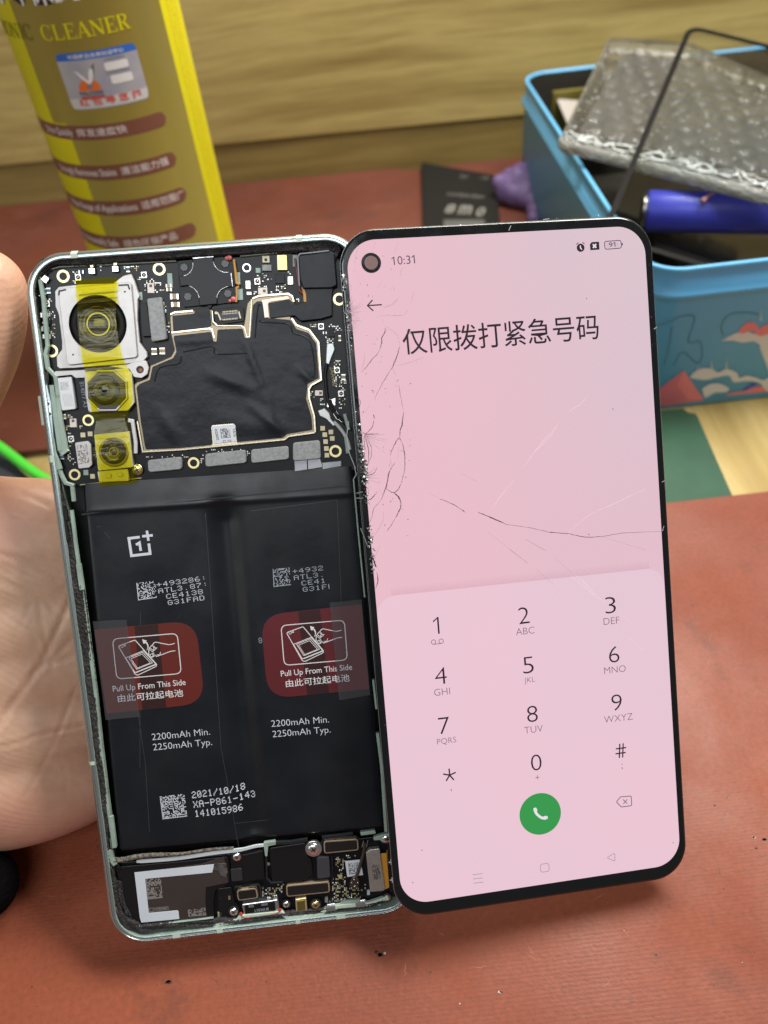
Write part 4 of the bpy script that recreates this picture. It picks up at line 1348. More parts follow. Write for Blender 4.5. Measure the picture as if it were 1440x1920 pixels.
# shield: steel border and black film
ZS = -1.35
shp = [(250, 722), (256, 715), (276, 708), (281, 684), (300, 676), (320, 667), (326, 655), (319, 626), (317, 592), (325, 584), (397, 579), (400, 606), (408, 610), (456, 610), (462, 568), (472, 557), (545, 549), (553, 570), (546, 596), (560, 612), (582, 618), (598, 640), (603, 714), (582, 724), (580, 748), (590, 780), (592, 812), (540, 820), (534, 827), (340, 845), (268, 849), (258, 790)]
with part('shield_cover', mat('cover_bronze', (.26, .215, .15), .38, .9)) as mb:
    prism(mb, offset(rnd(P(shp, ZS), .7), .10), ZB, ZS, 0, .22)
shield = bpy.data.objects['shield_cover']
mb = MB()
fp = [(256, 726), (262, 720), (281, 712), (286, 688), (304, 680), (324, 672), (331, 660), (325, 630), (396, 622), (400, 640), (406, 641), (408, 618), (455, 616), (459, 634), (470, 634), (474, 572), (482, 565), (494, 565), (500, 596), (545, 600), (556, 617), (578, 624), (593, 644), (598, 709), (577, 720), (574, 748), (584, 782), (586, 806), (538, 814), (530, 821), (444, 829), (441, 797), (437, 794), (399, 797), (396, 800), (399, 834), (340, 840), (273, 843), (264, 790)]
film = rnd(P(fp, ZS), .5)
wr = [((395, 700), (470, 730), .18, 2.0), ((460, 640), (490, 720), .16, 1.2), ((490, 720), (515, 800), .12, 2.0), ((560, 690), (590, 720), .16, 1.2), ((420, 790), (540, 805), .10, 3), ((300, 770), (330, 820), .14, 2.2), ((470, 760), (530, 810), .16, 1.6), ((330, 640), (400, 636), .10, 1.2)]
wl = [(np.array(B(*a, ZS)), np.array(B(*b, ZS)), h, w) for a, b, h, w in wr]
xs = [p[0] for p in film]; ys = [p[1] for p in film]
def zfilm(x, y):
    z = ZS + .10
    for a, b, h, w in wl:
        t = max(0, min(1, ((x - a[0]) * (b[0] - a[0]) + (y - a[1]) * (b[1] - a[1])) / ((b - a) @ (b - a))))
        dd = math.hypot(x - a[0] - (b[0] - a[0]) * t, y - a[1] - (b[1] - a[1]) * t)
        z += 1.3 * h * math.exp(-(dd / w) ** 2 * 2) * math.sin(math.pi * min(1, max(0, .15 + .7 * t)))
    return z
side(mb, film, [ZS, ZS + .06, ZS + .10], [0, 0, .05], 0)
inner = offset(film, .05)
cells = []; stp = .55
nx, ny = int((max(xs) - min(xs)) / stp) + 1, int((max(ys) - min(ys)) / stp) + 1
bmf = inner
grid = {}
vs, fs = [], []
def gv(i, j):
    if (i, j) not in grid:
        x, y = min(xs) + i * stp, min(ys) + j * stp
        grid[(i, j)] = len(vs); vs.append((x, y, zfilm(x, y) + .004))
    return grid[(i, j)]
for i in range(nx):
    for j in range(ny):
        cs = [(min(xs) + (i + a) * stp, min(ys) + (j + b) * stp) for a, b in ((0, 0), (1, 0), (1, 1), (0, 1))]
        if all(inside(c, bmf) for c in cs): fs.append((gv(i, j), gv(i + 1, j), gv(i + 1, j + 1), gv(i, j + 1)))
mb.add(vs, fs, 0, True)
fill(mb, [inner], ZS + .10, 0)
fill(mb, [ccw(rnd(P([(323, 592), (364, 588), (365, 583), (394, 581), (397, 611), (391, 614), (325, 622)], ZS), .3))], ZS + .03, 0)
for path in ([(290, 716), (300, 690), (335, 682), (340, 668)], [(344, 660), (395, 650), (402, 654), (408, 664), (470, 662)], [(478, 634), (484, 576), (490, 572)], [(488, 600), (492, 604), (540, 608), (550, 624), (572, 632), (584, 648), (590, 702), (570, 714)]):
    tube(mb, [(p[0], p[1], ZS + .08) for p in smoothline(P(path, ZS), 5)], .16, 0, 8)
mb.build('black_film', K_DKPL2, board)
with part('shield_bar', K_CREAM) as mb:
    ribbon(mb, P([(322, 624), (392, 616), (398, 619), (402, 634)], ZS), .46, ZS + .02, 0, .26)
    ribbon(mb, P([(320, 590), (328, 586), (362, 583)], ZS), .5, ZS + .02, 0, .3)
    ribbon(mb, P([(398, 583), (400, 604), (408, 611), (452, 611), (459, 616), (463, 632), (468, 632), (472, 562)], ZS), .32, ZS + .02, 0, .3)
    ribbon(mb, P([(474, 560), (486, 555), (540, 551), (548, 556), (551, 566)], ZS), .5, ZS + .02, 0, .3)
    ribbon(mb, P([(547, 597), (556, 610), (580, 619), (597, 642), (602, 712), (584, 722), (579, 730), (580, 748), (589, 780), (591, 810)], ZS), .5, ZS + .02, 0, .26)
    ribbon(mb, P([(258, 790), (268, 847), (340, 843), (534, 824), (541, 818), (590, 811)], ZS), .4, ZS + .02, 0, .2)
with part('copper_strip', mat('copper_pink', (.66, .50, .40), .35, .6)) as mb:
    plate(mb, [(489, 562), (541, 554), (543, 561), (506, 566), (502, 570), (505, 595), (496, 596), (492, 568)], ZS + .12, .2, .15)
with part('serial_label', [K_LABEL, K_BLACK, K_CREAM]) as mb:
    plate(mb, [(394, 797), (442, 793), (446, 833), (397, 838)], ZS + .02, .2, .3, 2)
    plate(mb, [(397, 799), (440, 795), (443, 828), (401, 832)], ZS + .16, .1, .2)
    speckle(mb, P([(413, 804), (431, 802), (433, 820), (415, 822)], ZS + .2), 14, ZS + .18, 1, 4, .5)
    text_at(mb, '20820', B(411, 825, ZS + .2), B(407, 804, ZS + .2), ZS + .18, 1, .6)
    text_at(mb, '1A16', B(436, 804, ZS + .2), B(438, 819, ZS + .2), ZS + .18, 1, .6)
    text_at(mb, '03 22', B(433, 824, ZS + .2), B(417, 826, ZS + .2), ZS + .18, 1, .6)

# board-to-board connectors
with part('board_connector', [K_DKPL, K_PAD, mat('conn_blue', (.02, .02, .05), .4)]) as mb:
    plate(mb, [(399, 580), (456, 574), (459, 602), (404, 610)], ZB + .5, .5, .6)
    plate(mb, [(410, 587), (448, 584), (451, 598), (412, 602)], ZB + .8, .3, .2, 2)
    for k in range(10):
        for y0, y1 in ((583.5, 586.5), (588, 590), (598, 601)):
            a = B(418 + k * 2.9, y0 - k * .25, ZB + .8); b = B(418.4 + k * 2.9, y1 - k * .25, ZB + .8)
            ribbon(mb, [a, b], .18, ZB + .83, 1)
    for pth in ([(408, 586), (414, 600)], [(448, 584), (451, 597)]): ribbon(mb, P(pth, ZB + .8), .3, ZB + .83, 1)
    fill(mb, [circ(*B(405, 586.5, ZB + .6), .33, 14)], ZB + .52, 1)
for pts in ([(276, 863), (341, 856), (341, 880), (278, 886)], [(384, 851), (461, 843), (462, 868), (385, 876)], [(470, 843), (541, 836), (542, 861), (471, 869)], [(549, 830), (600, 825), (602, 860), (549, 865)]):
    with part('connector_cover', K_GREY) as mb: plate(mb, pts, -1.15, 1.1, .75, 0, .18)
with part('flex_tail', [mat('flex_grey', (.36, .38, .42), .35, .3), K_DKPL]) as mb:
    plate(mb, [(552, 864), (600, 860), (605, 876), (553, 884)], -1.6, .3, .05)
    ribbon(mb, P([(576, 862), (577, 880)], -1.55), .25, -1.57, 1)
    plate(mb, [(604, 868), (640, 864), (640, 874), (605, 880)], -1.9, .3, .05, 0)
with part('connector_cover', K_GREY) as mb: plate(mb, [(275, 560), (303, 556.5), (313, 636), (284, 641)], -.9, 1.2, .5, 0, .15)
with part('flex_tail', K_DKPL) as mb: plate(mb, [(262, 570), (275, 567), (284, 630), (267, 631)], -1.2, .8, .1)
for (pts, cd) in (([(106, 709), (134, 706), (142, 767), (116, 770)], [(112, 717), (128, 715), (130, 731), (114, 733)]), ([(140, 830), (164, 826.5), (171, 833), (173, 871), (167, 877), (147, 879)], [(144, 835), (163, 833), (168, 868), (148, 871)])):
    with part('connector_cover', [mat('cover_pale', (.58, .59, .60), .42, .4) if len(cd) == 4 and pts[0][0] < 120 else K_SILV, K_RUST if pts[0][0] > 120 else mat('code_grey', (.36, .36, .37), .5)]) as mb:
        plate(mb, pts, -1.0, 1.2, .4, 0, .1); speckle(mb, P(cd, -1), 14, -.985, 1, int(pts[0][0]), .5, False)
        if pts[0][0] < 120:
            for k in range(6): ribbon(mb, P([(117 + k * 3.2, 738), (122 + k * 3.2, 762)], -1), .08, -.985, 1)
for (x, y, w, h) in ((318.5, 531 - 5, 9, 26), (264, 555, 5, 14), (553, 489, 8, 21), (484, 507, 9, 9), (161, 887 - 1, 9, 10), (450, 552, 10, 20), (447, 522, 6, 22)):
    with part('locating_peg', mat('peg_mint', (.36, .50, .46), .45)) as mb: comp(mb, x, y, w, h, 0, ZB, .3)

# rear cameras
ZC, ZC2 = -1.0, -.35
with part('main_camera', [K_SILV, K_DKPL], ph) as mb:
    plate(mb, [(103, 546), (110, 538), (150, 533), (212, 531), (231, 517), (246, 513), (252, 526), (258, 545), (262, 555), (258, 562), (258, 600), (262, 642), (275, 660), (276, 669), (268, 678), (240, 682), (140, 690), (112, 691), (107, 687), (106, 668), (116, 655), (116, 640), (110, 590), (104, 575)], ZC, 1.2, .3, 0, .1)
    hc = B(183.5, 607.5, ZC2); hole = circ(*hc, 6.35, 56)
    prism(mb, rnd(P([(108, 541), (246, 528), (258, 670), (126, 685)], ZC2), .9), ZC, ZC2, 0, .12, holes=[hole], hole_z=ZC - 1.0, mh=1)
    for pth in ([(110, 554), (111, 546), (124, 543)], [(222, 535), (240, 534), (243, 543)]): ribbon(mb, P(pth, ZC2), .35, ZC2 + .01, 1)
    for (x, y) in ((234, 547), (137, 665)): fill(mb, [circ(*B(x, y, ZC2), .22, 8)], ZC2 + .012, 1)
mainc = bpy.data.objects['main_camera']
def lens(name, px, py, R, z, parent, rings):
    mb = MB(); c = B(px, py, z)
    prof = [(R, z - 1.2)] + [(R * a, z + b) for a, b in rings]
    n = 56; vs, fs = [], []
    for r, zz in prof:
        for k in range(n): vs.append((c[0] + r * math.cos(2 * math.pi * k / n), c[1] + r * math.sin(2 * math.pi * k / n), zz))
    for j in range(len(prof) - 1):
        for k in range(n): fs.append((j * n + k, j * n + (k + 1) % n, (j + 1) * n + (k + 1) % n, (j + 1) * n + k))
    half = len(prof) // 2
    nn = len(fs)
    mb.add(vs, fs, 0, True)
    for i in range(half * n): mb.m[i] = 1
    rr, zz = prof[-1]
    dome(mb, c[0], c[1], rr, zz, rr * .22, 0, 32, 5)
    return mb.build(name, [K_LENS, K_LENSR], parent)
lens('lens', 183.5, 607.5, 6.25, -.75, mainc, [(1.0, -.2), (.93, -.1), (.9, .05), (.72, .05), (.70, -.15), (.58, -.2), (.56, -.05), (.46, -.1), (.38, -.35)])
with part('wide_camera', [K_SILV, K_DKPL], ph) as mb:
    plate(mb, [(102, 696), (160, 693), (163, 708), (142, 709), (134, 703), (104, 706)], -1.0, .5, .3)
    plate(mb, [(196, 686), (240, 683), (249, 679), (274, 675), (279, 690), (276, 702), (265, 709), (251, 707), (243, 692)], -.95, .6, .6)
    plate(mb, [(158, 697), (238, 690), (247, 700), (252, 755), (240, 770), (166, 773), (160, 740)], -.6, 1.4, .6)
    c = B(262.5, 693, -.95); fill(mb, [circ(*c, .85, 20)], -.945, 1)
widec = bpy.data.objects['wide_camera']
with part('screw', [K_BRASS], widec) as mb: fill(mb, [circ(*B(263.5, 694, -.94), .45, 16)], -.94, 0)
with part('lens_mount', [mat('mount_black', (.02, .02, .018), .4), K_SILV], widec) as mb:
    c = B(200, 732, -.2)
    prism(mb, circ(*c, 5.0, 8, math.pi / 8 - .07), -.7, -.25, 1, .15); prism(mb, circ(*c, 4.55, 8, math.pi / 8 - .07), -.3, -.15, 0, .1)
lens('lens', 196, 731, 3.4, -.1, widec, [(1.0, -.02), (.9, .08), (.75, .02), (.7, -.1), (.5, -.08), (.42, -.12)])
with part('macro_camera', [K_SILV, K_DKPL], ph) as mb:
    plate(mb, [(176, 815), (243, 808), (250, 876), (184, 883)], -.8, 1.4, .4)
    plate(mb, [(182, 884), (240, 879), (242, 902), (186, 904)], -1.2, 1.0, .3)
    plate(mb, [(198, 889), (208, 888), (209, 896), (199, 897)], -.95, .3, .2); plate(mb, [(219, 887), (230, 886), (231, 893), (220, 894)], -.95, .3, .2)
    ribbon(mb, P([(240, 788), (248, 790), (254, 830), (254, 850)], -.9), .9, -1.3, 0, .4)
macro = bpy.data.objects['macro_camera']
with part('lens_mount', [mat('mount_amber', (.30, .26, .05), .4)], macro) as mb:
    c = B(213, 848, -.5); prism(mb, circ(*c, 3.35, 36), -.9, -.35, 0, .2)
lens('lens', 213, 847, 2.8, -.25, macro, [(1.0, -.02), (.95, .03), (.7, 0), (.6, -.1), (.4, -.1), (.3, -.12)])
with part('screw', [mat('screw_brass', (.62, .56, .2), .25, .9), K_HOLE], macro) as mb:
    c = B(257, 881, -1.2); dome(mb, *c, 1.25, -1.5, .35, 0, 24, 4)
    for a in (0.4, 1.97): ribbon(mb, [(c[0] - .7 * math.cos(a), c[1] - .7 * math.sin(a)), (c[0] + .7 * math.cos(a), c[1] + .7 * math.sin(a))], .25, -1.12, 1)

# yellow polyimide tape pulled over the three cameras
rowsT = [((140, 524), (219, 519), -1.5), ((142, 531), (219, 525), -1.2), ((142, 541), (219, 533), .02), ((142, 548), (218, 541), .75), ((143, 554), (217, 547), .10), ((143, 559), (217, 552), .85), ((144, 564), (217, 558), .12), ((144, 569), (217, 563), 1.15), ((145, 577), (217, 571), .15), ((145, 600), (217, 596), -.02), ((149, 640), (222, 636), -.05), ((153, 672), (228, 668), -.02), ((156, 684), (231, 679), -.2), ((158, 692), (236, 687), -.30),
         ((161, 705), (245, 698), -.02), ((168, 755), (248, 750), -.03), ((172, 775), (243, 768), -.62), ((180, 790), (234, 784), -.8), ((176, 812), (240, 805), -.45), ((178, 830), (243, 822), -.02), ((183, 868), (247, 862), -.05), ((185, 886), (249, 880), -.6), ((186, 905), (253, 899), -.95), ((189, 912), (256, 905), -1.15)]
mb = MB(); vs, fs = [], []; rg = random.Random(4); NW = 14
fine = []
for i in range(len(rowsT) - 1):
    a, b = rowsT[i], rowsT[i + 1]
    for k in range(4):
        t = k / 4; fine.append(tuple(tuple(np.array(a[q]) * (1 - t) + np.array(b[q]) * t) for q in (0, 1)) + (a[2] * (1 - t) + b[2] * t,))
fine.append(rowsT[-1])
for i, (l, r, z) in enumerate(fine):
    for k in range(NW + 1):
        t = k / NW
        px, py = l[0] * (1 - t) + r[0] * t, l[1] * (1 - t) + r[1] * t
        zz = z + .10 + (.05 * math.sin(t * 9 + i * .5) if i < 40 else .02 * math.sin(t * 7 + i))
        x, y = B(px, py, zz); vs.append((x, y, zz))
for i in range(len(fine) - 1):
    for k in range(NW): fs.append((i * (NW + 1) + k, (i + 1) * (NW + 1) + k, (i + 1) * (NW + 1) + k + 1, i * (NW + 1) + k + 1))
mb.add(vs, fs, 0, True); mb.build('yellow_tape', K_TAPE, ph)

# earpiece speaker
with part('earpiece', [K_DKPL, mat('earpiece_hole', (.02, .02, .024), .3)], ph) as mb:
    plate(mb, [(333, 489), (436, 480), (444, 566), (398, 572), (394, 580), (386, 572), (344, 576), (338, 560)], -1.7, .8, .4)
    for (x, y) in ((345, 501), (422, 494), (352, 556), (427, 550)): prism(mb, circ(*B(x, y, -1.5), 1.0, 6, .2), -1.8, -1.55, 1, .1)
ear = bpy.data.objects['earpiece']
def arcp(cx, cy, r, a0, a1, n=8): return [(cx + r * math.cos(math.radians(a0 + (a1 - a0) * k / n)), cy + r * math.sin(math.radians(a0 + (a1 - a0) * k / n))) for k in range(n + 1)]
cross = [(361, 484), (400, 481)] + arcp(424, 486, 24, 170, 75) + [(433, 512), (436, 537)] + arcp(429, 560, 22, 275, 180) + [(407, 570), (374, 573)] + arcp(346, 562, 27, 0, -80) + [(338, 537), (335, 517)] + arcp(340, 496, 21, 80, -15)
with part('cross_plate', mat('cross_black', (.011, .013, .017), .36, spec=.25, bump=(150, .1, .0004)), ear) as mb:
    prism(mb, ccw(P(cross, -1.1)), -1.7, -1.15, 0, .16)
with part('cross_highlight', mat('edge_glint', (.80, .82, .82), .25, .7, var=(700, .8)), ear) as mb:  # bright strips painting the highlight along the plate's edges
    for pth in (arcp(424, 486, 25, 170, 80), arcp(340, 496, 22, 78, -10), arcp(346, 562, 28, -8, -70), arcp(429, 560, 23, 265, 185), [(361, 484), (400, 481)], [(433, 512), (436, 537)]):
        ribbon(mb, P(pth, -1.1), .22, -1.3, 0, .12)
with part('amber_flex', [K_AMBER, mat('bead_pink', (.62, .16, .17), .3)], ear) as mb:
    ribbon(mb, P([(438, 486), (441, 510), (443, 530), (449, 533)], -1.0), .55, -1.5, 0, .5); ribbon(mb, P([(448, 537), (443, 540), (444, 552), (442, 566)], -1.0), .55, -1.5, 0, .5)
    for (x, y, r) in ((430, 483, .62), (425, 484, .5), (437, 561, .62), (431, 564, .4)): dome(mb, *B(x, y, -1), r, -1.3, r * .8, 1)

# front camera and its flex
with part('front_camera', [K_DKPL2, mat('cam_edge', (.16, .18, .20), .3)], ph) as mb:
    plate(mb, [(558, 478), (619, 470), (628, 474), (633, 535), (622, 541), (568, 542), (561, 520)], -.5, 2.0, .5, 0, .35)
    ribbon(mb, P([(561, 536), (558, 482), (562, 476), (617, 470)], -.5), .35, -.75, 1, .25)
    pts = [(572, 541), (625, 537), (623, 552), (623, 592), (602, 598), (564, 602), (552, 592), (506, 597), (503, 568), (543, 561), (552, 571), (574, 565)]
    plate(mb, pts, -.95, .5, .4, 0, .15)
frc = bpy.data.objects['front_camera']
with part('red_edge', mat('edge_red', (.22, .02, .03), .4), frc) as mb: ribbon(mb, P([(553, 484), (557, 515), (562, 545), (570, 552)], -1.2), .5, -1.7, 0, .5)
with part('amber_flex', K_AMBER, frc) as mb: ribbon(mb, P([(568, 538), (571, 552), (572, 566)], -1.0), .75, -1.3, 0, .4)

# coaxial leads
def lead(name, path, r, m, z, conn, mconn):
    mb = MB(); pts = smoothline(P(path, z), 6)
    tube(mb, [(p[0], p[1], z - .15) for p in pts], r, 0, 10)
    if conn:
        prism(mb, rnd(P(conn, z), .25), z - .5, z + .12, 1, .15)
    return mb.build(name, [m, mconn], ph)
lead('white_lead', [(626, 791), (636, 801), (645, 813), (652, 827), (656, 843)], .42, mat('lead_white', (.55, .57, .58), .45), -1.3, [(596, 770), (608, 765), (618, 775), (621, 786), (630, 795), (625, 800), (612, 786), (600, 780)], mat('plug_grey', (.42, .43, .42), .3, .7))
lead('black_lead', [(613, 682), (610, 700), (611, 720), (614, 745), (620, 762), (632, 778), (646, 793), (658, 806)], .40, K_DKPL, -1.4, [(613, 644), (625, 643), (628, 655), (621, 672), (617, 684), (611, 681), (612, 660)], mat('plug_pale', (.52, .55, .55), .35, .6))
with part('silver_clip', K_SILV2, board) as mb:
    plate(mb, [(614, 747), (620, 748), (617, 764), (613, 763)], -1.7, .3, .1); plate(mb, [(621, 748), (629, 746), (629, 762), (624, 758)], -1.7, .3, .1)
    for a, b in (((625, 775), (632, 787)), ((630, 771), (638, 783)), ((634, 786), (645, 794))): ribbon(mb, P([a, b], -1.3), .25, -1.6, 0, .3)
    plate(mb, [(610, 700), (613, 700), (613, 718), (609, 718)], -1.4, .5, .1)

# -------------------------------- battery pack
ZT = -1.5
K_WRAP = mat('battery_wrap', (.0075, .0095, .0135), .36, var=(60, .2), bump=(140, .10, .0007), rvar=(80, .30, .44), spec=.36)
q = [np.array(B(*p, ZT)) for p in ((151, 908), (664, 874), (722, 1558), (222, 1604))]
def qb(u, v): return (q[0] * (1 - u) + q[1] * u) * (1 - v) + (q[3] * (1 - u) + q[2] * u) * v
NU, NV = 90, 110
def zbat(u, v):
    e = min(u, 1 - u) * 62; z = ZT
    z -= 1.1 * max(0, 1 - e / .8) ** 2
    ev = (1 - v) * 86; z -= 1.6 * max(0, 1 - ev / 1.6) ** 2
    z -= 1.55 * math.exp(-((u - .505) / .046) ** 2) * min(1, max(0, (v - .05) / .07)) * min(1, max(.25, (1.02 - v) / .05))
    z -= .3 * math.exp(-(min(u, 1 - u) / .022) ** 2)
    if v < .068: z -= .55 * (1 - v / .068) ** 1.3          # valley between the two cells
    z -= .16 / (1 + math.exp(-(v - .078) * 500))
    z += .10 * math.exp(-((v - .069) / .006) ** 2)
    z -= .05 * (abs(u - .82) < .10 and .40 < v < .66) * 0
    return z
mb = MB(); vs, fs = [], []
us = sorted(set([i / NU for i in range(NU + 1)] + [.004, .01, .017, .99, .983, .996]))
vv = sorted(set([j / NV for j in range(NV + 1)] + [.062, .066, .070, .074, .078, .082, .086, .985, .99, .996]))
for v in vv:
    for u in us:
        p = qb(u, v); vs.append((p[0], p[1], zbat(u, v)))
n = len(us)
for j in range(len(vv) - 1):
    for i in range(n - 1): fs.append((j * n + i, (j + 1) * n + i, (j + 1) * n + i + 1, j * n + i + 1))
mb.add(vs, fs, 0, True)
loop = [i for i in range(n)] + [j * n + n - 1 for j in range(1, len(vv))] + [(len(vv) - 1) * n + i for i in range(n - 2, -1, -1)] + [j * n for j in range(len(vv) - 2, 0, -1)]
rim = [vs[i] for i in loop]; m_ = len(rim)
mb.add(rim + [(p[0], p[1], -6) for p in rim], [(i, (i + 1) % m_, m_ + (i + 1) % m_, m_ + i) for i in range(m_)], 0)
bat = mb.build('battery', K_WRAP, ph)
ZI = ZT - .16 + .02
with part('wrap_seam', mat('seam_grey', (.045, .05, .058), .4), bat) as mb:
    for pth in ([(180, 988), (384, 968), (386, 962)], [(385, 964), (414, 1400), (448, 1592)], [(470, 958), (632, 938), (640, 1130)], [(225, 1560), (440, 1545), (716, 1518)], [(263, 1150), (262, 1440)], [(164, 1002), (196, 998), (206, 1010)], [(258, 1335), (272, 1430), (280, 1560)]):
        ribbon(mb, P(pth, ZT), .10, ZI - .005, 0)
with part('fold_edge', mat('fold_black', (.006, .007, .009), .5), bat) as mb:
    ribbon(mb, smoothline(P([(152, 965), (200, 958), (300, 945), (400, 935), (520, 924), (655, 911)], ZT), 5), [.28, .3] + [.30] * 24, ZI + .03, 0) if False else ribbon(mb, P([(152, 965), (250, 951), (400, 935), (655, 911)], ZT), .30, ZT + .02, 0)
# maker's mark
with part('maker_mark', K_INK, bat) as mb:
    z = ZI + .01
    ribbon(mb, P([(262, 1007), (241.5, 1009.5), (246.5, 1042), (281.5, 1038), (279, 1019)], z), .62, z, 0)
    ribbon(mb, P([(266.5, 1005.6), (286.5, 1003.6)], z), .58, z + .004, 0); ribbon(mb, P([(275.3, 995), (278.4, 1014)], z), .58, z + .008, 0)
    ribbon(mb, P([(255, 1021.5), (261.5, 1017.5), (264, 1032.8)], z), .58, z + .004, 0)
ex0 = unit(np.array(B(396, 1376.5, ZI)) - np.array(B(285.4, 1387, ZI)))
def txtdir(a, b):
    A_, B2 = np.array(B(*a, ZI)), np.array(B(*b, ZI)); u = unit(B2 - A_); return A_, u, np.array([-u[1], u[0]]), np.linalg.norm(B2 - A_)
with part('dot_code', K_INK, bat) as mb:
    speckle(mb, P([(255.5, 1093), (292, 1089), (294, 1121), (259, 1126)], ZI), 18, ZI + .01, 0, 2, .42)
    a, u, w, L = txtdir((294.5, 1101), (387, 1088)); pt = L / 7.75
    for k, s_ in enumerate(('+493286:', 'ATL3.87:', ' CE4138', ' G31FAD')): dots(mb, s_, a - w * (1.53 * k) + u * (.12 * k), u, w, pt, 1.15, ZI + .01)
with part('dot_code', K_INKG, bat) as mb:
    speckle(mb, P([(511.4, 1067), (543, 1064), (546, 1097), (513, 1101)], ZI), 18, ZI + .01, 0, 3, .42)
    a, u, w, L = txtdir((549, 1076), (606, 1069)); pt = L / 4.75
    for k, s_ in enumerate(('+4932', 'ATL3.', ' CE41', ' G31F|')): dots(mb, s_, a - w * (1.53 * k) + u * (.12 * k), u, w, pt, 1.15, ZI + .01)
    dots(mb, '8', B(485.5, 1206, ZI), u, w, 1.1, 1.3, ZI + .012)
with part('dot_code', K_INK, bat) as mb:
    speckle(mb, P([(299.5, 1493.5), (346, 1488.5), (351.5, 1531), (305, 1536.5)], ZI), 22, ZI + .01, 0, 9, .52)
    for s_, p0, p1 in (('2021/10/18', (360.5, 1497), (459, 1484)), ('XA-P861-143', (363.5, 1515), (478, 1499.5)), ('141015986', (366, 1532), (455, 1522))):
        a, u, w, L = txtdir(p0, p1); dots(mb, s_, a, u, w, L / (len(s_) - .22), 1.72, ZI + .01, cell=.95)
for (p0, p1, p2, p3, k_) in (((285.4, 1388), (394, 1377.5), (287.5, 1407), (398, 1397), K_INK), ((509, 1363), (617, 1354.5), (511.4, 1382.5), (620, 1373.5), K_INKG if False else K_INK)):
    with part('capacity_print', k_, bat) as mb:
        text_at(mb, '2200mAh Min.', B(*p0, ZI), B(*p1, ZI), ZI + .01, 0, 1.62, -.008)
        text_at(mb, '2250mAh Typ.', B(*p2, ZI), B(*p3, ZI), ZI + .01, 0, 1.62, -.008)

# red pull tabs
K_TAB = mat('tab_red', (.125, .013, .007), .38, var=(25, .12), coat=.15)
K_TABD = mat('tab_dark', (.026, .007, .006), .38)
K_TAB2 = mat('tab_wine', (.11, .011, .016), .38, var=(25, .12), coat=.15)
K_TAB2D = mat('tab_wine_dark', (.032, .007, .009), .38)
K_TABW = mat('tab_white', (.70, .70, .72), .5)
K_CLRT = clear('clear_tape', (.95, .95, .96), .16, .05, (.75, .75, .80), None, 1.4)
ZTAB = ZI + .03
sc_ = 7.2
def icon(mb, z, shift, m):
    def T(pts): return [tuple(np.array(B(190 + x / sc_, 1150 + y / sc_, z)) + shift) for x, y in pts]
    ribbon(mb, rnd(T([(150, 345), (1025, 270), (1080, 812), (208, 888)]), 1.4, 6), .22, z, m, closed=True)
    z += .004
    ribbon(mb, rnd(T([(228, 442), (455, 360), (748, 690), (742, 715), (490, 835), (455, 820)]), .35, 3), .20, z, m, closed=True)
    ribbon(mb, T([(330, 600), (570, 505), (735, 685), (455, 800), (330, 600)]), .17, z + .004, m)
    ribbon(mb, T([(372, 600), (560, 525), (690, 668), (478, 755)]), .16, z + .008, m, closed=True)
    ribbon(mb, T([(400, 612), (552, 550), (662, 668), (488, 740)]), .13, z + .012, m, closed=True)
    ribbon(mb, T([(470, 800), (745, 690)]), .17, z + .010, m)
    ribbon(mb, T(circ(280, 445, 17, 12)), .12, z, m, closed=True); fill(mb, [ccw(T(circ(318, 433, 13, 10)))], z, m)
    ribbon(mb, T([(612, 498), (630, 470), (628, 430), (612, 400), (590, 385)]), [.08, .22, .3, .34, .3], z + .006, m)
    fill(mb, [ccw(T([(552, 350), (616, 368), (600, 384), (590, 408), (566, 408)]))], z + .01, m)
    ribbon(mb, T([tuple(p) for p in smoothline([(990, 405), (920, 422), (830, 408), (730, 390), (690, 425), (645, 480), (640, 570)], 4)]), .20, z + .006, m)
    ribbon(mb, T([tuple(p) for p in smoothline([(1000, 505), (950, 510), (900, 525), (850, 545), (790, 565), (745, 580), (730, 560)], 4)]), .20, z + .006, m)
    for pl in ([(650, 485), (690, 520), (740, 475), (720, 455)], [(660, 470), (700, 500), (715, 440)], [(690, 425), (710, 470), (755, 465)], [(640, 570), (665, 600), (715, 570), (705, 535), (650, 560)], [(660, 565), (675, 590)], [(690, 550), (700, 575)], [(750, 560), (790, 560), (800, 520)], [(715, 580), (660, 605)]):
        ribbon(mb, T(pl), .16, z + .014, m)


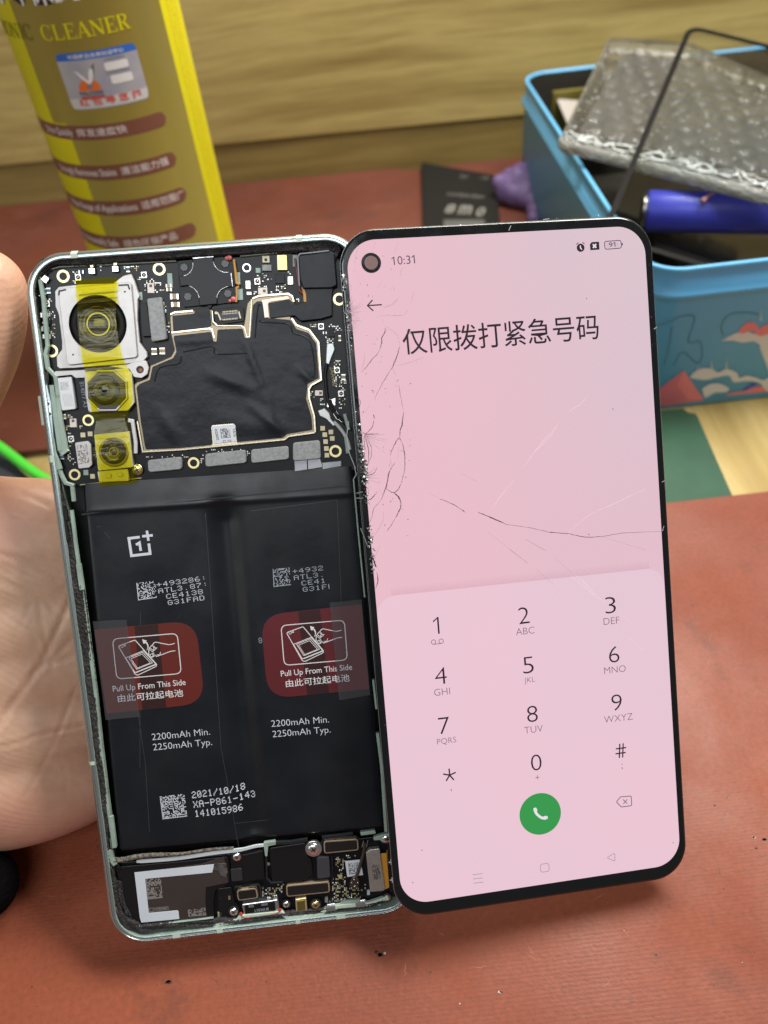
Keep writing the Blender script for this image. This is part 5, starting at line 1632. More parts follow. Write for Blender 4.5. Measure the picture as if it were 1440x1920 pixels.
sh = np.array(B(526.5, 1173, ZTAB)) - np.array(B(210.5, 1198, ZTAB))
for nm, pts, rr, band, tape, shift, mats, txt in (
        ('left', [(177, 1180.5), (367, 1163.5), (384.5, 1319), (200, 1338)], [.2, 5.8, 5.8, .2], [(252, 1174), (296, 1170), (312, 1327), (267, 1331)], [(174, 1165), (237, 1162), (262, 1344), (198, 1350)], np.zeros(2), [K_TAB, K_TABD, K_TABW], ((212, 1297), (348.5, 1284), (221.5, 1317), (344, 1306))),
        ('right', [(678, 1133), (488.5, 1154), (502, 1310.5), (692, 1292)], [.2, 5.8, 5.8, .2], [(559, 1147), (600, 1142), (617, 1299), (576, 1303)], [(618, 1130), (678, 1124), (694, 1303), (636, 1313)], sh, [K_TAB2, K_TAB2D, K_TABW], ((527, 1268.5), (660.5, 1255.5), (536.5, 1289), (656, 1277.5)))):
    with part('pull_tab', mats, bat) as mb:
        pp = P(pts, ZTAB)
        rr2 = rr if area2(pp) > 0 else rr[::-1]
        poly = rnd(pp, rr2, 8)
        prism(mb, poly, ZTAB - .04, ZTAB, 0, .01)
        fill(mb, [ccw(P(band, ZTAB))], ZTAB + .006, 1)
        icon(mb, ZTAB + .014, shift, 2)
        text_at(mb, 'Pull Up From This Side', B(*txt[0], ZTAB), B(*txt[1], ZTAB), ZTAB + .02, 2, 1.42, .006)
        text_at(mb, '由此可拉起电池', B(*txt[2], ZTAB), B(*txt[3], ZTAB), ZTAB + .02, 2, 1.9, .008, desc=True)
    with part('clear_tape', K_CLRT, bat) as mb: prism(mb, ccw(P(tape, ZTAB + .05)), ZTAB + .045, ZTAB + .055, 0)

# -------------------------------- lower board, loudspeaker, port
ZL = -2.4
K_TAN = mat('tan_edge', (.36, .27, .18), .4, .3)
mb = MB(); prism(mb, ccw(P([(216, 1618), (480, 1598), (560, 1586), (732, 1566), (745, 1680), (690, 1694), (600, 1706), (440, 1722), (262, 1732), (232, 1716)], ZL)), ZL - 1.5, ZL, 0, .1)
low = mb.build('lower_board', K_PCB, ph)
with part('loudspeaker', K_DKPL, ph) as mb:
    plate(mb, [(216, 1626), (330, 1616), (428, 1606), (432, 1650), (420, 1664), (404, 1668), (400, 1690), (402, 1722), (268, 1734), (238, 1722)], -1.5, 1.2, .6, 0, .15)
    for (x, y, r) in ((220, 1627, .9), (243, 1727, 1.0)): prism(mb, circ(*B(x, y, -1.4), r, 24), -1.6, -1.3, 0, .1, holes=[circ(*B(x, y, -1.4), r * .5, 16)], hole_z=-2)
spk = bpy.data.objects['loudspeaker']
with part('speaker_plate', mat('plate_brown', (.040, .031, .027), .42, var=(90, .2)), spk) as mb:
    plate(mb, [(254, 1636), (378, 1620), (420, 1606), (426, 1640), (428, 1655), (404, 1660), (386, 1664), (385, 1690), (388, 1720), (264, 1731)], -1.38, .1, .15, 0, .03)
with part('white_tape', mat('tape_white', (.60, .66, .72), .55, var=(120, .06)), spk) as mb:
    prism(mb, ccw(P([(252, 1636), (401, 1620.5), (400, 1628), (398, 1636), (272, 1648), (279, 1712), (333, 1707), (335, 1710), (336, 1723), (265, 1730), (262, 1720)], -1.3)), -1.37, -1.30, 0, .02)
with part('torn_tape', mat('tape_torn', (.085, .08, .078), .4, var=(600, .7), bump=(900, .6, .0004)), spk) as mb:
    plate(mb, [(401, 1620), (424, 1618), (427, 1636), (424, 1646), (414, 1642), (408, 1632), (399, 1632)], -1.28, .08, .2)
with part('printed_code', mat('code_pale', (.26, .25, .24), .6), spk) as mb:
    speckle(mb, P([(273, 1648.5), (302, 1647), (305, 1684), (277, 1687)], -1.35), 14, -1.365, 0, 12, .52)
    text_at(mb, 'C21090901', B(280, 1710, -1.36), B(316, 1706.5, -1.36), -1.365, 0, 1.05)
    speckle(mb, P([(352, 1706), (385, 1702), (387, 1716), (354, 1719)], -1.35), 12, -1.365, 0, 13, .5)
with part('white_gasket', mat('gasket_white', (.55, .61, .64), .5), ph) as mb:
    ribbon(mb, smoothline(P([(256, 1616), (300, 1613), (340, 1609), (400, 1600), (450, 1594), (480, 1587), (500, 1585)], -1.2), 5), [.6] + [.95] * 20 + [.8] * 10 + [.5], -1.5, 0, .3)
with part('braid_cord', mat('braid_grey', (.20, .18, .15), .6, .2, var=(1400, .8), bump=(1800, 1.0, .0006)), ph) as mb:
    pts = smoothline(P([(214, 1614), (232, 1612), (262, 1606), (300, 1603), (340, 1602), (390, 1594), (438, 1590)], -1.2), 6)
    tube(mb, [(p[0], p[1], -1.35) for p in pts], [.7 - .4 * i / len(pts) for i in range(len(pts))], 0, 10)
for pts in ([(494, 1581), (516, 1577), (518, 1584), (503, 1587), (501, 1606), (497, 1606)], [(675, 1561), (703, 1557), (705, 1563), (677, 1567)], [(700, 1570), (716, 1565), (730, 1562), (732, 1580), (718, 1580), (712, 1575), (701, 1576)], [(707, 1690), (710, 1685), (714, 1688), (714, 1698), (707, 1698)]):
    with part('mint_bracket', K_MINT, ph) as mb: plate(mb, pts, -1.15, 1, .25)
with part('steel_trim', mat('trim_black', (.05, .055, .06), .2, .7), ph) as mb:
    ribbon(mb, P([(518, 1581), (545, 1580), (577, 1575)], -1.1), 1.0, -1.6, 0, .6); ribbon(mb, P([(604, 1571), (640, 1567), (662, 1563)], -1.1), .8, -1.6, 0, .5)
    ribbon(mb, P([(604, 1592), (603, 1580), (606, 1574), (650, 1570), (668, 1569), (674, 1574)], -1.1), .3, -1.7, 0, .5)
    ribbon(mb, P([(440, 1668), (441, 1664), (454, 1662)], -1.2), .35, -1.7, 0, .6); ribbon(mb, P([(468, 1661), (484, 1659), (488, 1664), (489, 1684)], -1.2), .35, -1.7, 0, .6)
    ribbon(mb, P([(497, 1590), (499, 1612), (500, 1648), (508, 1656), (530, 1655)], -1.2), .45, -1.8, 0, .6); ribbon(mb, P([(622, 1606), (624, 1648), (622, 1656)], -1.3), .3, -1.8, 0, .5)
for pts, z in (([(505, 1590), (574, 1580), (578, 1606), (584, 1612), (586, 1640), (572, 1650), (510, 1656)], -1.5), ([(432, 1608), (494, 1594), (497, 1648), (448, 1655), (434, 1640)], -1.7), ([(408, 1666), (434, 1663), (440, 1690), (450, 1700), (448, 1722), (414, 1728), (410, 1722)], -1.9)):
    with part('black_cover', K_DKPL, low) as mb: plate(mb, pts, z, .8, .6, 0, .2)
for pts in ([(443.5, 1669), (480.5, 1664.5), (485, 1684), (446, 1689.5)], [(536, 1660), (617, 1652.5), (619, 1673.5), (537.5, 1682)], [(606.5, 1577), (671, 1572.5), (673, 1594.5), (607.5, 1601)]):
    with part('framed_pad', [K_TAN, mat('pad_black', (.008, .007, .007), .4)], low) as mb:
        plate(mb, pts, -1.35, 1.0, .8, 0, .1); ip = offset(ccw(rnd(P(pts, -1.35), .8)), .32); prism(mb, ip, -1.4, -1.28, 1, .05)
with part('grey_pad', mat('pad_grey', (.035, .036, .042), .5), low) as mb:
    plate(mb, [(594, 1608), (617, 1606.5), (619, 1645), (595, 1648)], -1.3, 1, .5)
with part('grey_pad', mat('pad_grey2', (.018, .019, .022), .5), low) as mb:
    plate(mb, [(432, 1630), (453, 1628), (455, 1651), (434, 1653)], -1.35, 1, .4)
with part('code_label', [K_LABEL, K_BLACK], low) as mb:
    plate(mb, [(647, 1615), (675.5, 1612), (681, 1641), (651, 1644.5)], -1.9, .2, .05); speckle(mb, P([(653, 1618.5), (673, 1617), (675, 1637), (655, 1640)], -1.9), 14, -1.885, 1, 21, .5)
with part('display_connector', [mat('conn_warm', (.36, .34, .31), .42, .5, var=(900, .15)), K_BLACK], low) as mb:
    plate(mb, [(686, 1599), (693, 1593), (712, 1591), (722.5, 1667), (719, 1671), (694, 1673)], -.7, 1.4, .4, 0, .2); speckle(mb, P([(697, 1622), (711, 1620.5), (714, 1648), (699, 1650)], -.7), 15, -.685, 1, 22, .55, False)
with part('amber_flex', [K_AMBER, K_CAPW], low) as mb:
    plate(mb, [(714, 1601), (725, 1600), (730, 1664), (722, 1668)], -1.1, .3, .1); plate(mb, [(725, 1595), (740, 1590), (750, 1670), (732, 1672)], -1.25, .4, .1, 0)
with part('flex_cover', [K_DKPL, K_LABEL], low) as mb:
    plate(mb, [(725, 1580), (741, 1578), (750, 1672), (731, 1674)], -1.0, .2, .1)
    for (x, y) in ((733.5, 1616.5), (736, 1650)):
        ribbon(mb, P([(x - 4.6, y + .4), (x + 4.6, y - .4)], -.98), .36, -.985, 1); ribbon(mb, P([(x - .6, y - 5), (x + .6, y + 5)], -.98), .36, -.981, 1)
for (x, y, r, m_) in ((444, 1607, 1.0, 0), (588, 1592, 1.5, 0), (724, 1573, 1.0, 0), (726, 1684, .9, 1), (438, 1710, 1.0, 0), (537, 1696, .8, 0), (592, 1697, 1.05, 1)):
    with part('screw', [K_SILV2, mat('screw_gold', (.6, .5, .28), .25, .9), K_HOLE], low) as mb:
        c = B(x, y, -1.3)
        prism(mb, circ(*c, r * 1.35, 28), -2.2, -1.35, 2 if r < 1.2 else 0, .08)
        dome(mb, *c, r, -1.34, r * .38, m_, 24, 5)
        for a in (.5, 2.07): ribbon(mb, [(c[0] - r * .45 * math.cos(a), c[1] - r * .45 * math.sin(a)), (c[0] + r * .45 * math.cos(a), c[1] + r * .45 * math.sin(a))], r * .2, -1.34 + r * .385, 2)
with part('usb_port', [K_SILV2, K_DKPL, K_INKG], low) as mb:
    plate(mb, [(453, 1696), (521, 1686.5), (524, 1706), (458, 1716)], -1.1, 1.4, .4, 0, .15); plate(mb, [(458, 1698), (515, 1690.5), (517, 1707), (460, 1714)], -.98, .2, .2, 1)
    for (a, b) in (((466, 1700), (476, 1699)), ((490, 1697), (502, 1695.5))): ribbon(mb, P([a, b], -.9), .55, -.97, 0, .12)
    text_at(mb, 'L1836U8', B(478, 1710, -.95), B(504, 1706.5, -.95), -.965, 2, .7)
with part('red_seal', mat('seal_red', (.42, .05, .045), .45), low) as mb:
    pts = smoothline(P([(451, 1712), (455, 1719), (465, 1720.5), (490, 1717.5), (514, 1713.5), (523, 1710), (526, 1705)], -1.0), 5)
    tube(mb, [(p[0], p[1], -1.15) for p in pts], .36, 0, 8)
with part('gold_microphone', [K_GOLD, mat('mic_dark', (.22, .17, .05), .3, .7)], low) as mb:
    plate(mb, [(553.5, 1686.5), (574, 1683), (576, 1710), (555.5, 1712.5)], -1.1, 1.2, .2, 0, .15); plate(mb, [(556.5, 1690), (571.5, 1687.5), (573, 1706), (558, 1708.5)], -1.0, .2, .1, 1)
for (x, y) in ((621, 1704), (677, 1697)):
    with part('spring_contact', [K_SILV2, K_GOLD], low) as mb:
        ribbon(mb, P([(x - 10, y + 1.5), (x + 8, y - 1)], -.9), 1.5, -1.5, 0, .7, .25); plate(mb, [(x - 8, y - 8), (x + 8, y - 10), (x + 9, y - 5), (x - 8, y - 3)], -1.2, .5, .2)
        for k in range(3): comp(mb, x - 10 + k * 5, y + 12 - k, 3.5, 4, 20 * k, -2, 1.0, 1)
with part('lead_plug', [mat('plug_brown', (.10, .08, .07), .3, .7), K_SILV2], low) as mb:
    plate(mb, [(656, 1654), (661, 1646), (670, 1642), (674, 1652), (672, 1664), (662, 1668), (655, 1662)], -1.2, 1.0, .4, 0, .15)
    for (x, y) in ((659, 1655), (664, 1649), (665, 1662), (671, 1655)): dome(mb, *B(x, y, -1.2), .22, -1.22, .15, 1, 10, 3)
    tube(mb, [(p[0], p[1], -1.3) for p in smoothline(P([(668, 1646), (671, 1636), (676, 1620), (682, 1596), (684, 1580)], -1.2), 5)], .42, 0, 8)
    for a, b in (((682, 1577), (679, 1589)), ((690, 1576), (687, 1589))): ribbon(mb, P([a, b], -1), .2, -1.3, 1, .2)
    fill(mb, [circ(*B(503, 1620, -1.4), .45, 12)], -1.42, 1)
with part('locating_peg', mat('peg_grey', (.42, .46, .46), .45), low) as mb: comp(mb, 691, 1674, 6, 10, 0, -2.3, .6)
with part('locating_peg', K_GREY, low) as mb: comp(mb, 612, 1688, 6, 10, 0, -2.3, .6)
mb = MB(); rg = random.Random(77)
K_OLIV = mat('cap_olive', (.42, .40, .22), .4, .3)
for (x0, y0, x1, y1, n) in ((492, 1665, 500, 1680, 10), (502, 1664, 508, 1682, 12), (512, 1664, 520, 1682, 12), (520, 1660, 530, 1672, 12), (628, 1606, 634, 1628, 14), (634, 1610, 646, 1634, 20), (622, 1648, 632, 1690, 26), (632, 1640, 648, 1690, 40), (648, 1664, 682, 1690, 34), (412, 1672, 432, 1692, 14), (410, 1690, 420, 1722, 10), (648, 1604, 668, 1610, 6), (682, 1658, 686, 1668, 2)):
    for _ in range(n):
        x, y = rg.uniform(x0, x1), rg.uniform(y0, y1); v = rg.random() < .5
        comp(mb, round(x / 3.2) * 3.2, round(y / 3.4) * 3.4, 2.0 if v else 2.9, 2.9 if v else 2.0, 0, ZL, .25, 0 if rg.random() < .65 else 1)
for (x, y, w, h) in ((638, 1645, 8, 7), (412, 1715, 8, 10), (414, 1684, 5, 9), (430, 1683, 5, 9)): comp(mb, x, y, w, h, 0, ZL, .5, 0)
o = mb.build('tiny_components', [K_OLIV, K_CAPW], low); o['kind'] = 'stuff'
with part('board_print', K_INKG, low) as mb: text_at(mb, 'AYAA40D', B(616, 1694, ZL), B(650, 1689, ZL), ZL + .02, 0, .75)

# ------------------------------------------------------------------ lit screen assembly
D = SCRN
scr = empty('phone_screen', matrix=D.matrix())
tag(scr, 'cracked phone screen lit pink with an emergency dial pad, leaning beside the opened phone body', 'phone screen')
def PS(pts): return D.P(pts, 0)
SW, SH = D.w, D.h
so = [(x, y + SH / 2) for x, y in rrect(SW, SH, 8.4, 14)]
K_BEZ = mat('bezel_glass', (.006, .007, .008), .10, coat=.3, rvar=(200, .06, .2))
K_EDGE = mat('glass_edge', (.30, .34, .36), .18, .5)
K_BACKP = mat('panel_back', (.03, .03, .03), .5)
mb = MB()
side(mb, so, [-1.25, -.78], [.35, .2], 2); side(mb, so, [-.76, -.72, -.45, -.2, -.05, -.008], [.05, 0, 0, .08, .28, .6], 0, True)
ribbon(mb, so, .16, -.55, 1, .16, closed=True)
fill(mb, [offset(so, .6)], -.008, 0); fill(mb, [offset(so, .35)], -1.25, 2, True)
mb.build('glass_panel', [K_BEZ, K_EDGE, K_BACKP], scr)

# display
pd = [np.array(D(*p)) for p in ((640, 456), (1206, 419), (1277, 1617), (761, 1699))]
xl, xr = (pd[0][0] + pd[3][0]) / 2, (pd[1][0] + pd[2][0]) / 2
yt, ybm = (pd[0][1] + pd[1][1]) / 2, (pd[2][1] + pd[3][1]) / 2
K_DISP = mat('display_pink', (.02, .02, .02), .07, spec=.5)
N, L, b = nodes_of(K_DISP); s = objco(N)
sx = N.new('ShaderNodeSeparateXYZ'); L.new(s, sx.inputs[0])
X, Y = sx.outputs[0], sx.outputs[1]
def wavep(a, bq):                            # fine pixel lattice along a slanted direction
    return mmath(N, L, 'SINE', mmath(N, L, 'ADD', mmath(N, L, 'MULTIPLY', X, a), mmath(N, L, 'MULTIPLY', Y, bq)))
lat = mmath(N, L, 'MULTIPLY', wavep(6400, 2500), wavep(-2500, 6400))
lat = mmath(N, L, 'ADD', mmath(N, L, 'MULTIPLY', lat, .5), .5)
band = ramp(N, L, noise(N, L, s, 16, 2, .4, (1, .55, 1)), [(.35, (.05, .05, .05)), (.62, (.85, .85, .85))])
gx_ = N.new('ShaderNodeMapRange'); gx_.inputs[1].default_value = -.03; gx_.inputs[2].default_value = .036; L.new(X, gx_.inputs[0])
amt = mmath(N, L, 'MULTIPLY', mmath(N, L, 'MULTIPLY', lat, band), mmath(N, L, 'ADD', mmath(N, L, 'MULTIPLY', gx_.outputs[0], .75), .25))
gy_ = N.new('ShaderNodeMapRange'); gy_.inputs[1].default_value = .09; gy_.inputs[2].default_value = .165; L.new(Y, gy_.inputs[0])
grad = mixc(N, L, mmath(N, L, 'MULTIPLY', gx_.outputs[0], gy_.outputs[0]), (.89, .535, .625), (.78, .60, .645))  # upper right greyed in the emission to paint reflected light
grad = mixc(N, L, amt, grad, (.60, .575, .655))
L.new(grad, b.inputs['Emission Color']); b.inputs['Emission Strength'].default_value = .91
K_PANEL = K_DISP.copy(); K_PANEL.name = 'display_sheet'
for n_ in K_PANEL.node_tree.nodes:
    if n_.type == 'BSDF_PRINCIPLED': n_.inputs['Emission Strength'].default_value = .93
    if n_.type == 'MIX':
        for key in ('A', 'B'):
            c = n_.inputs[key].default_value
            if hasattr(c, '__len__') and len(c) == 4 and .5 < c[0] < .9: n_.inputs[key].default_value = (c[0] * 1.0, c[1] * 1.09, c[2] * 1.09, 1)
K_UI = glow('ui_dark', (.022, .010, .022), 1.0)
K_UI2 = glow('ui_plum', (.065, .030, .075), 1.0)
K_UIG = glow('ui_mid', (.20, .125, .18), 1.0)
K_UIL = glow('ui_light', (.40, .30, .36), 1.0)
K_CALL = glow('ui_green', (.035, .33, .075), .95)
K_UIW = glow('ui_white', (.85, .78, .84), .95)
mb = MB()
dcx, dcy = (xl + xr) / 2, (yt + ybm) / 2
do = rrect(xr - xl, yt - ybm, 6.6, 14, dcx, dcy)
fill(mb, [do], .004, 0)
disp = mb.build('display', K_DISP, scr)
ZU = .02
def ui(name, mats):
    return part(name, mats, disp)
# dial sheet with rounded upper corners
sa, sb = D(722, 1118), D(1215, 1067)
ys_ = (sa[1] + sb[1]) / 2
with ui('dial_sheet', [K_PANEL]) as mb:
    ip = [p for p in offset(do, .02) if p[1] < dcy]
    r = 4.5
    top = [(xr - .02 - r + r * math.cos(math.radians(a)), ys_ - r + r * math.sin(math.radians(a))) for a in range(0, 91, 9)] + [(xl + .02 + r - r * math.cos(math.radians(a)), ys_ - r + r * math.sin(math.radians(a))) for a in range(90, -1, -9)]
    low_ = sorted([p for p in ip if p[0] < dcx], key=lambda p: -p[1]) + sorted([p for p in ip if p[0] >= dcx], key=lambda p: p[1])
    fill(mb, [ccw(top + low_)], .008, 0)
K_SHAD = clear('sheet_shadow', (.988, .982, .985), .3, 0, fres=1.0001)
with ui('dial_sheet_shadow', [K_SHAD]) as mb:
    for k in range(6): ribbon(mb, [(xl + 3.6, ys_ + .2 + k * .16), (xr - 3.6, ys_ + .2 + k * .16)], .4 + k * .32, .0045 + .0005 * k, 0)


def utext(mb, s_, p0, p1, h=None, bold=0, m=0, desc=False): text_at(mb, s_, D(*p0), D(*p1), ZU, m, h, bold, desc=desc)
exs = unit(np.array(D(1124, 635)) - np.array(D(757, 665)))
def cglyph(mb, s_, px, py, h, m, bold=0.0, w=None):     # glyph of ink height h centred on a photo point
    V, F = glyph(s_, bold)
    lo, hi = V.min(0), V.max(0); sc = h / (hi[1] - lo[1])
    if s_ == '1' and w is None: pass
    c = np.array(D(px, py)); k = (w / (hi[0] - lo[0])) if w else sc
    vs = [(c[0] + (v[0] - (lo[0] + hi[0]) / 2) * k, c[1] + (v[1] - (lo[1] + hi[1]) / 2) * sc, ZU) for v in V]
    fs = []
    for f in F:
        a, b2, c2 = (V[i] for i in f[:3]); ar = (b2[0] - a[0]) * (c2[1] - a[1]) - (b2[1] - a[1]) * (c2[0] - a[0])
        fs.append(f if ar > 0 else f[::-1])
    mb.add(vs, fs, m)


with ui('title_text', K_UI) as mb: utext(mb, '仅限拨打紧急号码', (757, 666), (1124, 636), 5.85, .004, desc=True)
with ui('clock_text', K_UI2) as mb: utext(mb, '10:31', (735, 497.3), (778.5, 493.8), 1.85, -.005)
with ui('back_arrow', K_UI) as mb:
    ribbon(mb, PS([(690, 573), (716, 571.3)]), .30, ZU, 0); ribbon(mb, PS([(698.5, 562.5), (689, 573), (700, 583)]), .30, ZU + .002, 0)
with ui('alarm_icon', [K_UI, K_UIW]) as mb:
    c = D(1088.6, 464.6); fill(mb, [circ(*c, .93, 24)], ZU, 0)
    ribbon(mb, PS([(1088, 460.5), (1088.4, 465), (1091, 468)]), .26, ZU + .003, 1)
    ribbon(mb, PS([(1080.5, 458.5), (1084.5, 455)]), .18, ZU, 0); ribbon(mb, PS([(1092, 454.5), (1096, 457.5)]), .18, ZU, 0)
with ui('sim_icon', [K_UI, K_UIW]) as mb:
    fill(mb, [ccw(rnd(PS([(1106, 458), (1109.5, 454), (1123, 453.2), (1124, 468), (1106.8, 469.2)]), .12))], ZU, 0)
    ribbon(mb, PS([(1111.5, 458), (1118, 464.5)]), .36, ZU + .003, 1); ribbon(mb, PS([(1117.8, 457.5), (1111.8, 465)]), .36, ZU + .005, 1)
with ui('battery_icon', [K_UI2, mat('ui_batt', (.02, .02, .02), .2, emit=(.62, .47, .55), estr=1.0)]) as mb:
    ribbon(mb, rnd(PS([(1133.2, 452.8), (1164.2, 450.6), (1165.2, 465.2), (1134.4, 467.6)]), .55, 5), .18, ZU, 0, closed=True)
    fill(mb, [ccw(PS([(1136.6, 455.6), (1160, 454), (1160.6, 463), (1137.4, 464.8)]))], ZU - .004, 1)
    fill(mb, [ccw(PS([(1165.6, 455.5), (1167.4, 455.4), (1167.8, 460), (1166, 460.2)]))], ZU, 0)
    utext(mb, '91', (1142, 463.2), (1154, 462.4), 1.05)
KEYS = [('1', 818, 1173, 'oo', 820, 1203), ('2', 982.2, 1154, 'ABC', 984.6, 1183), ('3', 1144.6, 1134.6, 'DEF', 1146.4, 1164), ('4', 826.3, 1267, 'GHI', 828.8, 1297), ('5', 990.4, 1247, 'JKL', 993, 1276), ('6', 1151.3, 1227, 'MNO', 1153, 1255.3),
        ('7', 832.5, 1360.5, 'PQRS', 837.5, 1389.6), ('8', 998, 1338.5, 'TUV', 1000.4, 1367.5), ('9', 1156.2, 1317, 'WXYZ', 1159.6, 1346.3), ('*', 843, 1453.4, ',', 846, 1482), ('0', 1005.4, 1429.6, '+', 1007.6, 1457.6), ('#', 1164, 1407.5, ';', 1166.3, 1437.5)]
for dg_, x, y, let, lx, ly in KEYS:
    with ui('dial_key', [K_UI, K_UIG]) as mb:
        if dg_ == '*':
            c = np.array(D(x, y))
            for k in range(5):
                a = math.pi / 2 + k * 2 * math.pi / 5; ribbon(mb, [tuple(c), (c[0] + 1.6 * math.cos(a), c[1] + 1.6 * math.sin(a))], .34, ZU + .001 * k, 0)
        elif dg_ == '#':
            c = np.array(D(x, y))
            for i, (a, b2) in enumerate((((-.5, -1.75), (-.15, 1.75)), ((.35, -1.75), (.7, 1.75)), ((-1.25, .6), (1.4, .6)), ((-1.4, -.6), (1.2, -.6)))): ribbon(mb, [tuple(c + a), tuple(c + b2)], .32, ZU + .001 * i, 0)
        else: cglyph(mb, dg_, x, y, 3.95, 0, -.014, 1.35 if dg_ == '1' else 2.62 if dg_ != '4' else 2.8)
        if let == 'oo':
            c = np.array(D(lx, ly))
            for s_ in (-1, 1): ribbon(mb, circ(c[0] + s_ * .9, c[1], .52, 16), .15, ZU + .001 * s_, 1, closed=True)
            ribbon(mb, [(c[0] - .9, c[1] - .54), (c[0] + .9, c[1] - .54)], .15, ZU + .002, 1)
        elif let == '+':
            c = np.array(D(lx, ly)); ribbon(mb, [(c[0] - .5, c[1]), (c[0] + .5, c[1])], .14, ZU, 1); ribbon(mb, [(c[0], c[1] - .5), (c[0], c[1] + .5)], .14, ZU + .001, 1)
        else: cglyph(mb, let, lx, ly, 1.62 if len(let) > 1 else (.62 if let == ',' else 1.5), 1, -.012)
with ui('call_button', [K_CALL, K_UIW]) as mb:
    c = np.array(D(1013, 1526)); fill(mb, [circ(*c, 5.12, 64)], ZU, 0)
    a1 = smoothline([tuple(c + np.array(p)) for p in ((-1.15, 1.25), (-1.0, .35), (-.35, -.5), (.4, -1.05), (1.3, -1.2))], 6)
    n_ = len(a1); ribbon(mb, [(p[0], p[1]) for p in a1], [.62 + .35 * abs(2 * i / (n_ - 1) - 1) ** 3 for i in range(n_)], ZU + .004, 1)
    fill(mb, [ccw(rnd([tuple(c + np.array(p)) for p in ((-1.7, 1.65), (-.85, 1.75), (-.72, .8), (-1.35, .5))], .3))], ZU + .006, 1)
    fill(mb, [ccw(rnd([tuple(c + np.array(p)) for p in ((1.8, -1.55), (1.75, -.75), (.85, -.62), (.7, -1.35))], .3))], ZU + .008, 1)
with ui('delete_icon', K_UIG) as mb:
    ribbon(mb, rnd(PS([(1155.5, 1503.5), (1163.5, 1494), (1183.5, 1492.5), (1184.5, 1510.5), (1165, 1513)]), .35, 4), .22, ZU, 0, closed=True)
    ribbon(mb, PS([(1168, 1499), (1176, 1506.5)]), .20, ZU + .002, 0); ribbon(mb, PS([(1176, 1498.5), (1168.6, 1507.5)]), .20, ZU + .004, 0)
with ui('menu_icon', K_UIL) as mb:
    for k in (-8, 0, 8): ribbon(mb, PS([(887 + k * .12, 1648 + k), (905 + k * .12, 1646 + k)]), .17, ZU, 0)
with ui('home_icon', K_UIL) as mb: ribbon(mb, rnd(PS([(1012.8, 1620.5), (1028.5, 1618.5), (1030, 1633.5), (1014, 1635.5)]), .55, 5), .17, ZU, 0, closed=True)
with ui('back_icon', K_UIL) as mb: ribbon(mb, rnd(PS([(1137.5, 1608), (1152.5, 1599.5), (1153, 1615)]), .25, 3), .17, ZU, 0, closed=True)
with part('front_camera_hole', [K_BEZ, mat('camera_mirror', (.20, .13, .125), .12, coat=.5), mat('hole_halo', (.5, .4, .42), .3)], scr) as mb:
    c = D(696, 493); prism(mb, circ(*c, 2.22, 40), .006, .03, 0, .01); fill(mb, [circ(c[0], c[1] + .05, 1.52, 32)], .034, 1)

# cracks, traced
K_CRK = mat('crack_dark', (.05, .028, .045), .5)
K_CRKF = mat('crack_faint', (.36, .22, .30), .5)
K_CRKL = mat('crack_bright', (.25, .2, .22), .3, emit=(.92, .68, .77), estr=.93)
def off(ox_, oy_, sc, pts): return [(ox_ + x / sc, oy_ + y / sc) for x, y in pts]
C1 = lambda *p: off(640, 400, 3.838, p); C2 = lambda *p: off(640, 560, 4.8, p); C3 = lambda *p: off(660, 860, 6.857, p); C4 = lambda *p: off(640, 800, 2.3226, p); C5 = lambda *p: off(640, 440, 9, p)
heavy = [(C2((395, 262), (388, 310), (365, 348), (362, 400), (350, 450)), .20), (C2((350, 450), (318, 505), (278, 545), (225, 615), (180, 662)), .12), (C2((415, 275), (370, 345)), .10), (C2((525, 430), (505, 500), (465, 610), (440, 645)), .18), (C2((440, 645), (380, 745), (302, 895)), .11), (C2((465, 635), (495, 692)), .12),
         (C2((518, 770), (530, 860), (558, 1010)), .09), (C2((558, 1020), (545, 1140), (530, 1180), (527, 1240)), .24), (C2((525, 1240), (480, 1310), (435, 1415)), .18), (C2((528, 1255), (560, 1340), (572, 1450), (568, 1550), (540, 1660)), .17), (C2((530, 1362), (575, 1383)), .15), (C2((430, 1368), (460, 1362)), .12),
         (C2((288, 1045), (298, 1080)), .42), (C2((292, 1095), (280, 1150), (245, 1195), (215, 1215)), .15), (C2((130, 880), (168, 918), (160, 985), (150, 1050)), .12), (C2((482, 1475), (435, 1555), (415, 1650), (400, 1720)), .15), (C2((495, 750), (505, 725)), .12), (C2((508, 750), (520, 728)), .12),
         (C3((490, 155), (470, 185), (445, 330), (400, 460), (365, 545)), .15), (C3((440, 385), (535, 437), (600, 385), (630, 320)), .17), (C3((540, 437), (600, 495), (628, 565)), .30), (C3((622, 540), (630, 610), (595, 690), (560, 760)), .22), (C3((555, 770), (500, 860), (445, 938)), .12), (C3((180, 552), (250, 510), (310, 445)), .18),
         (C3((365, 545), (285, 635), (255, 750), (215, 845)), .11), (C3((225, 1185), (290, 1245)), .30), (C3((245, 1230), (275, 1300), (312, 1395)), .42), (C3((318, 1460), (332, 1530), (330, 1590), (305, 1665)), .22), (C3((355, 1130), (300, 1250)), .10),
         (C4((595, 372), (650, 395), (725, 427)), .24), (C4((725, 427), (820, 440), (910, 460), (985, 465), (1060, 480), (1140, 478), (1230, 463), (1395, 457)), .12), (C4((430, 315), (480, 335), (535, 368)), .15), (C4((910, 458), (985, 466)), .22), (C4((1040, 478), (1090, 484)), .18), (C4((800, 490), (890, 540)), .12), (C4((735, 535), (815, 597)), .12), (C4((525, 362), (538, 372)), .3)]
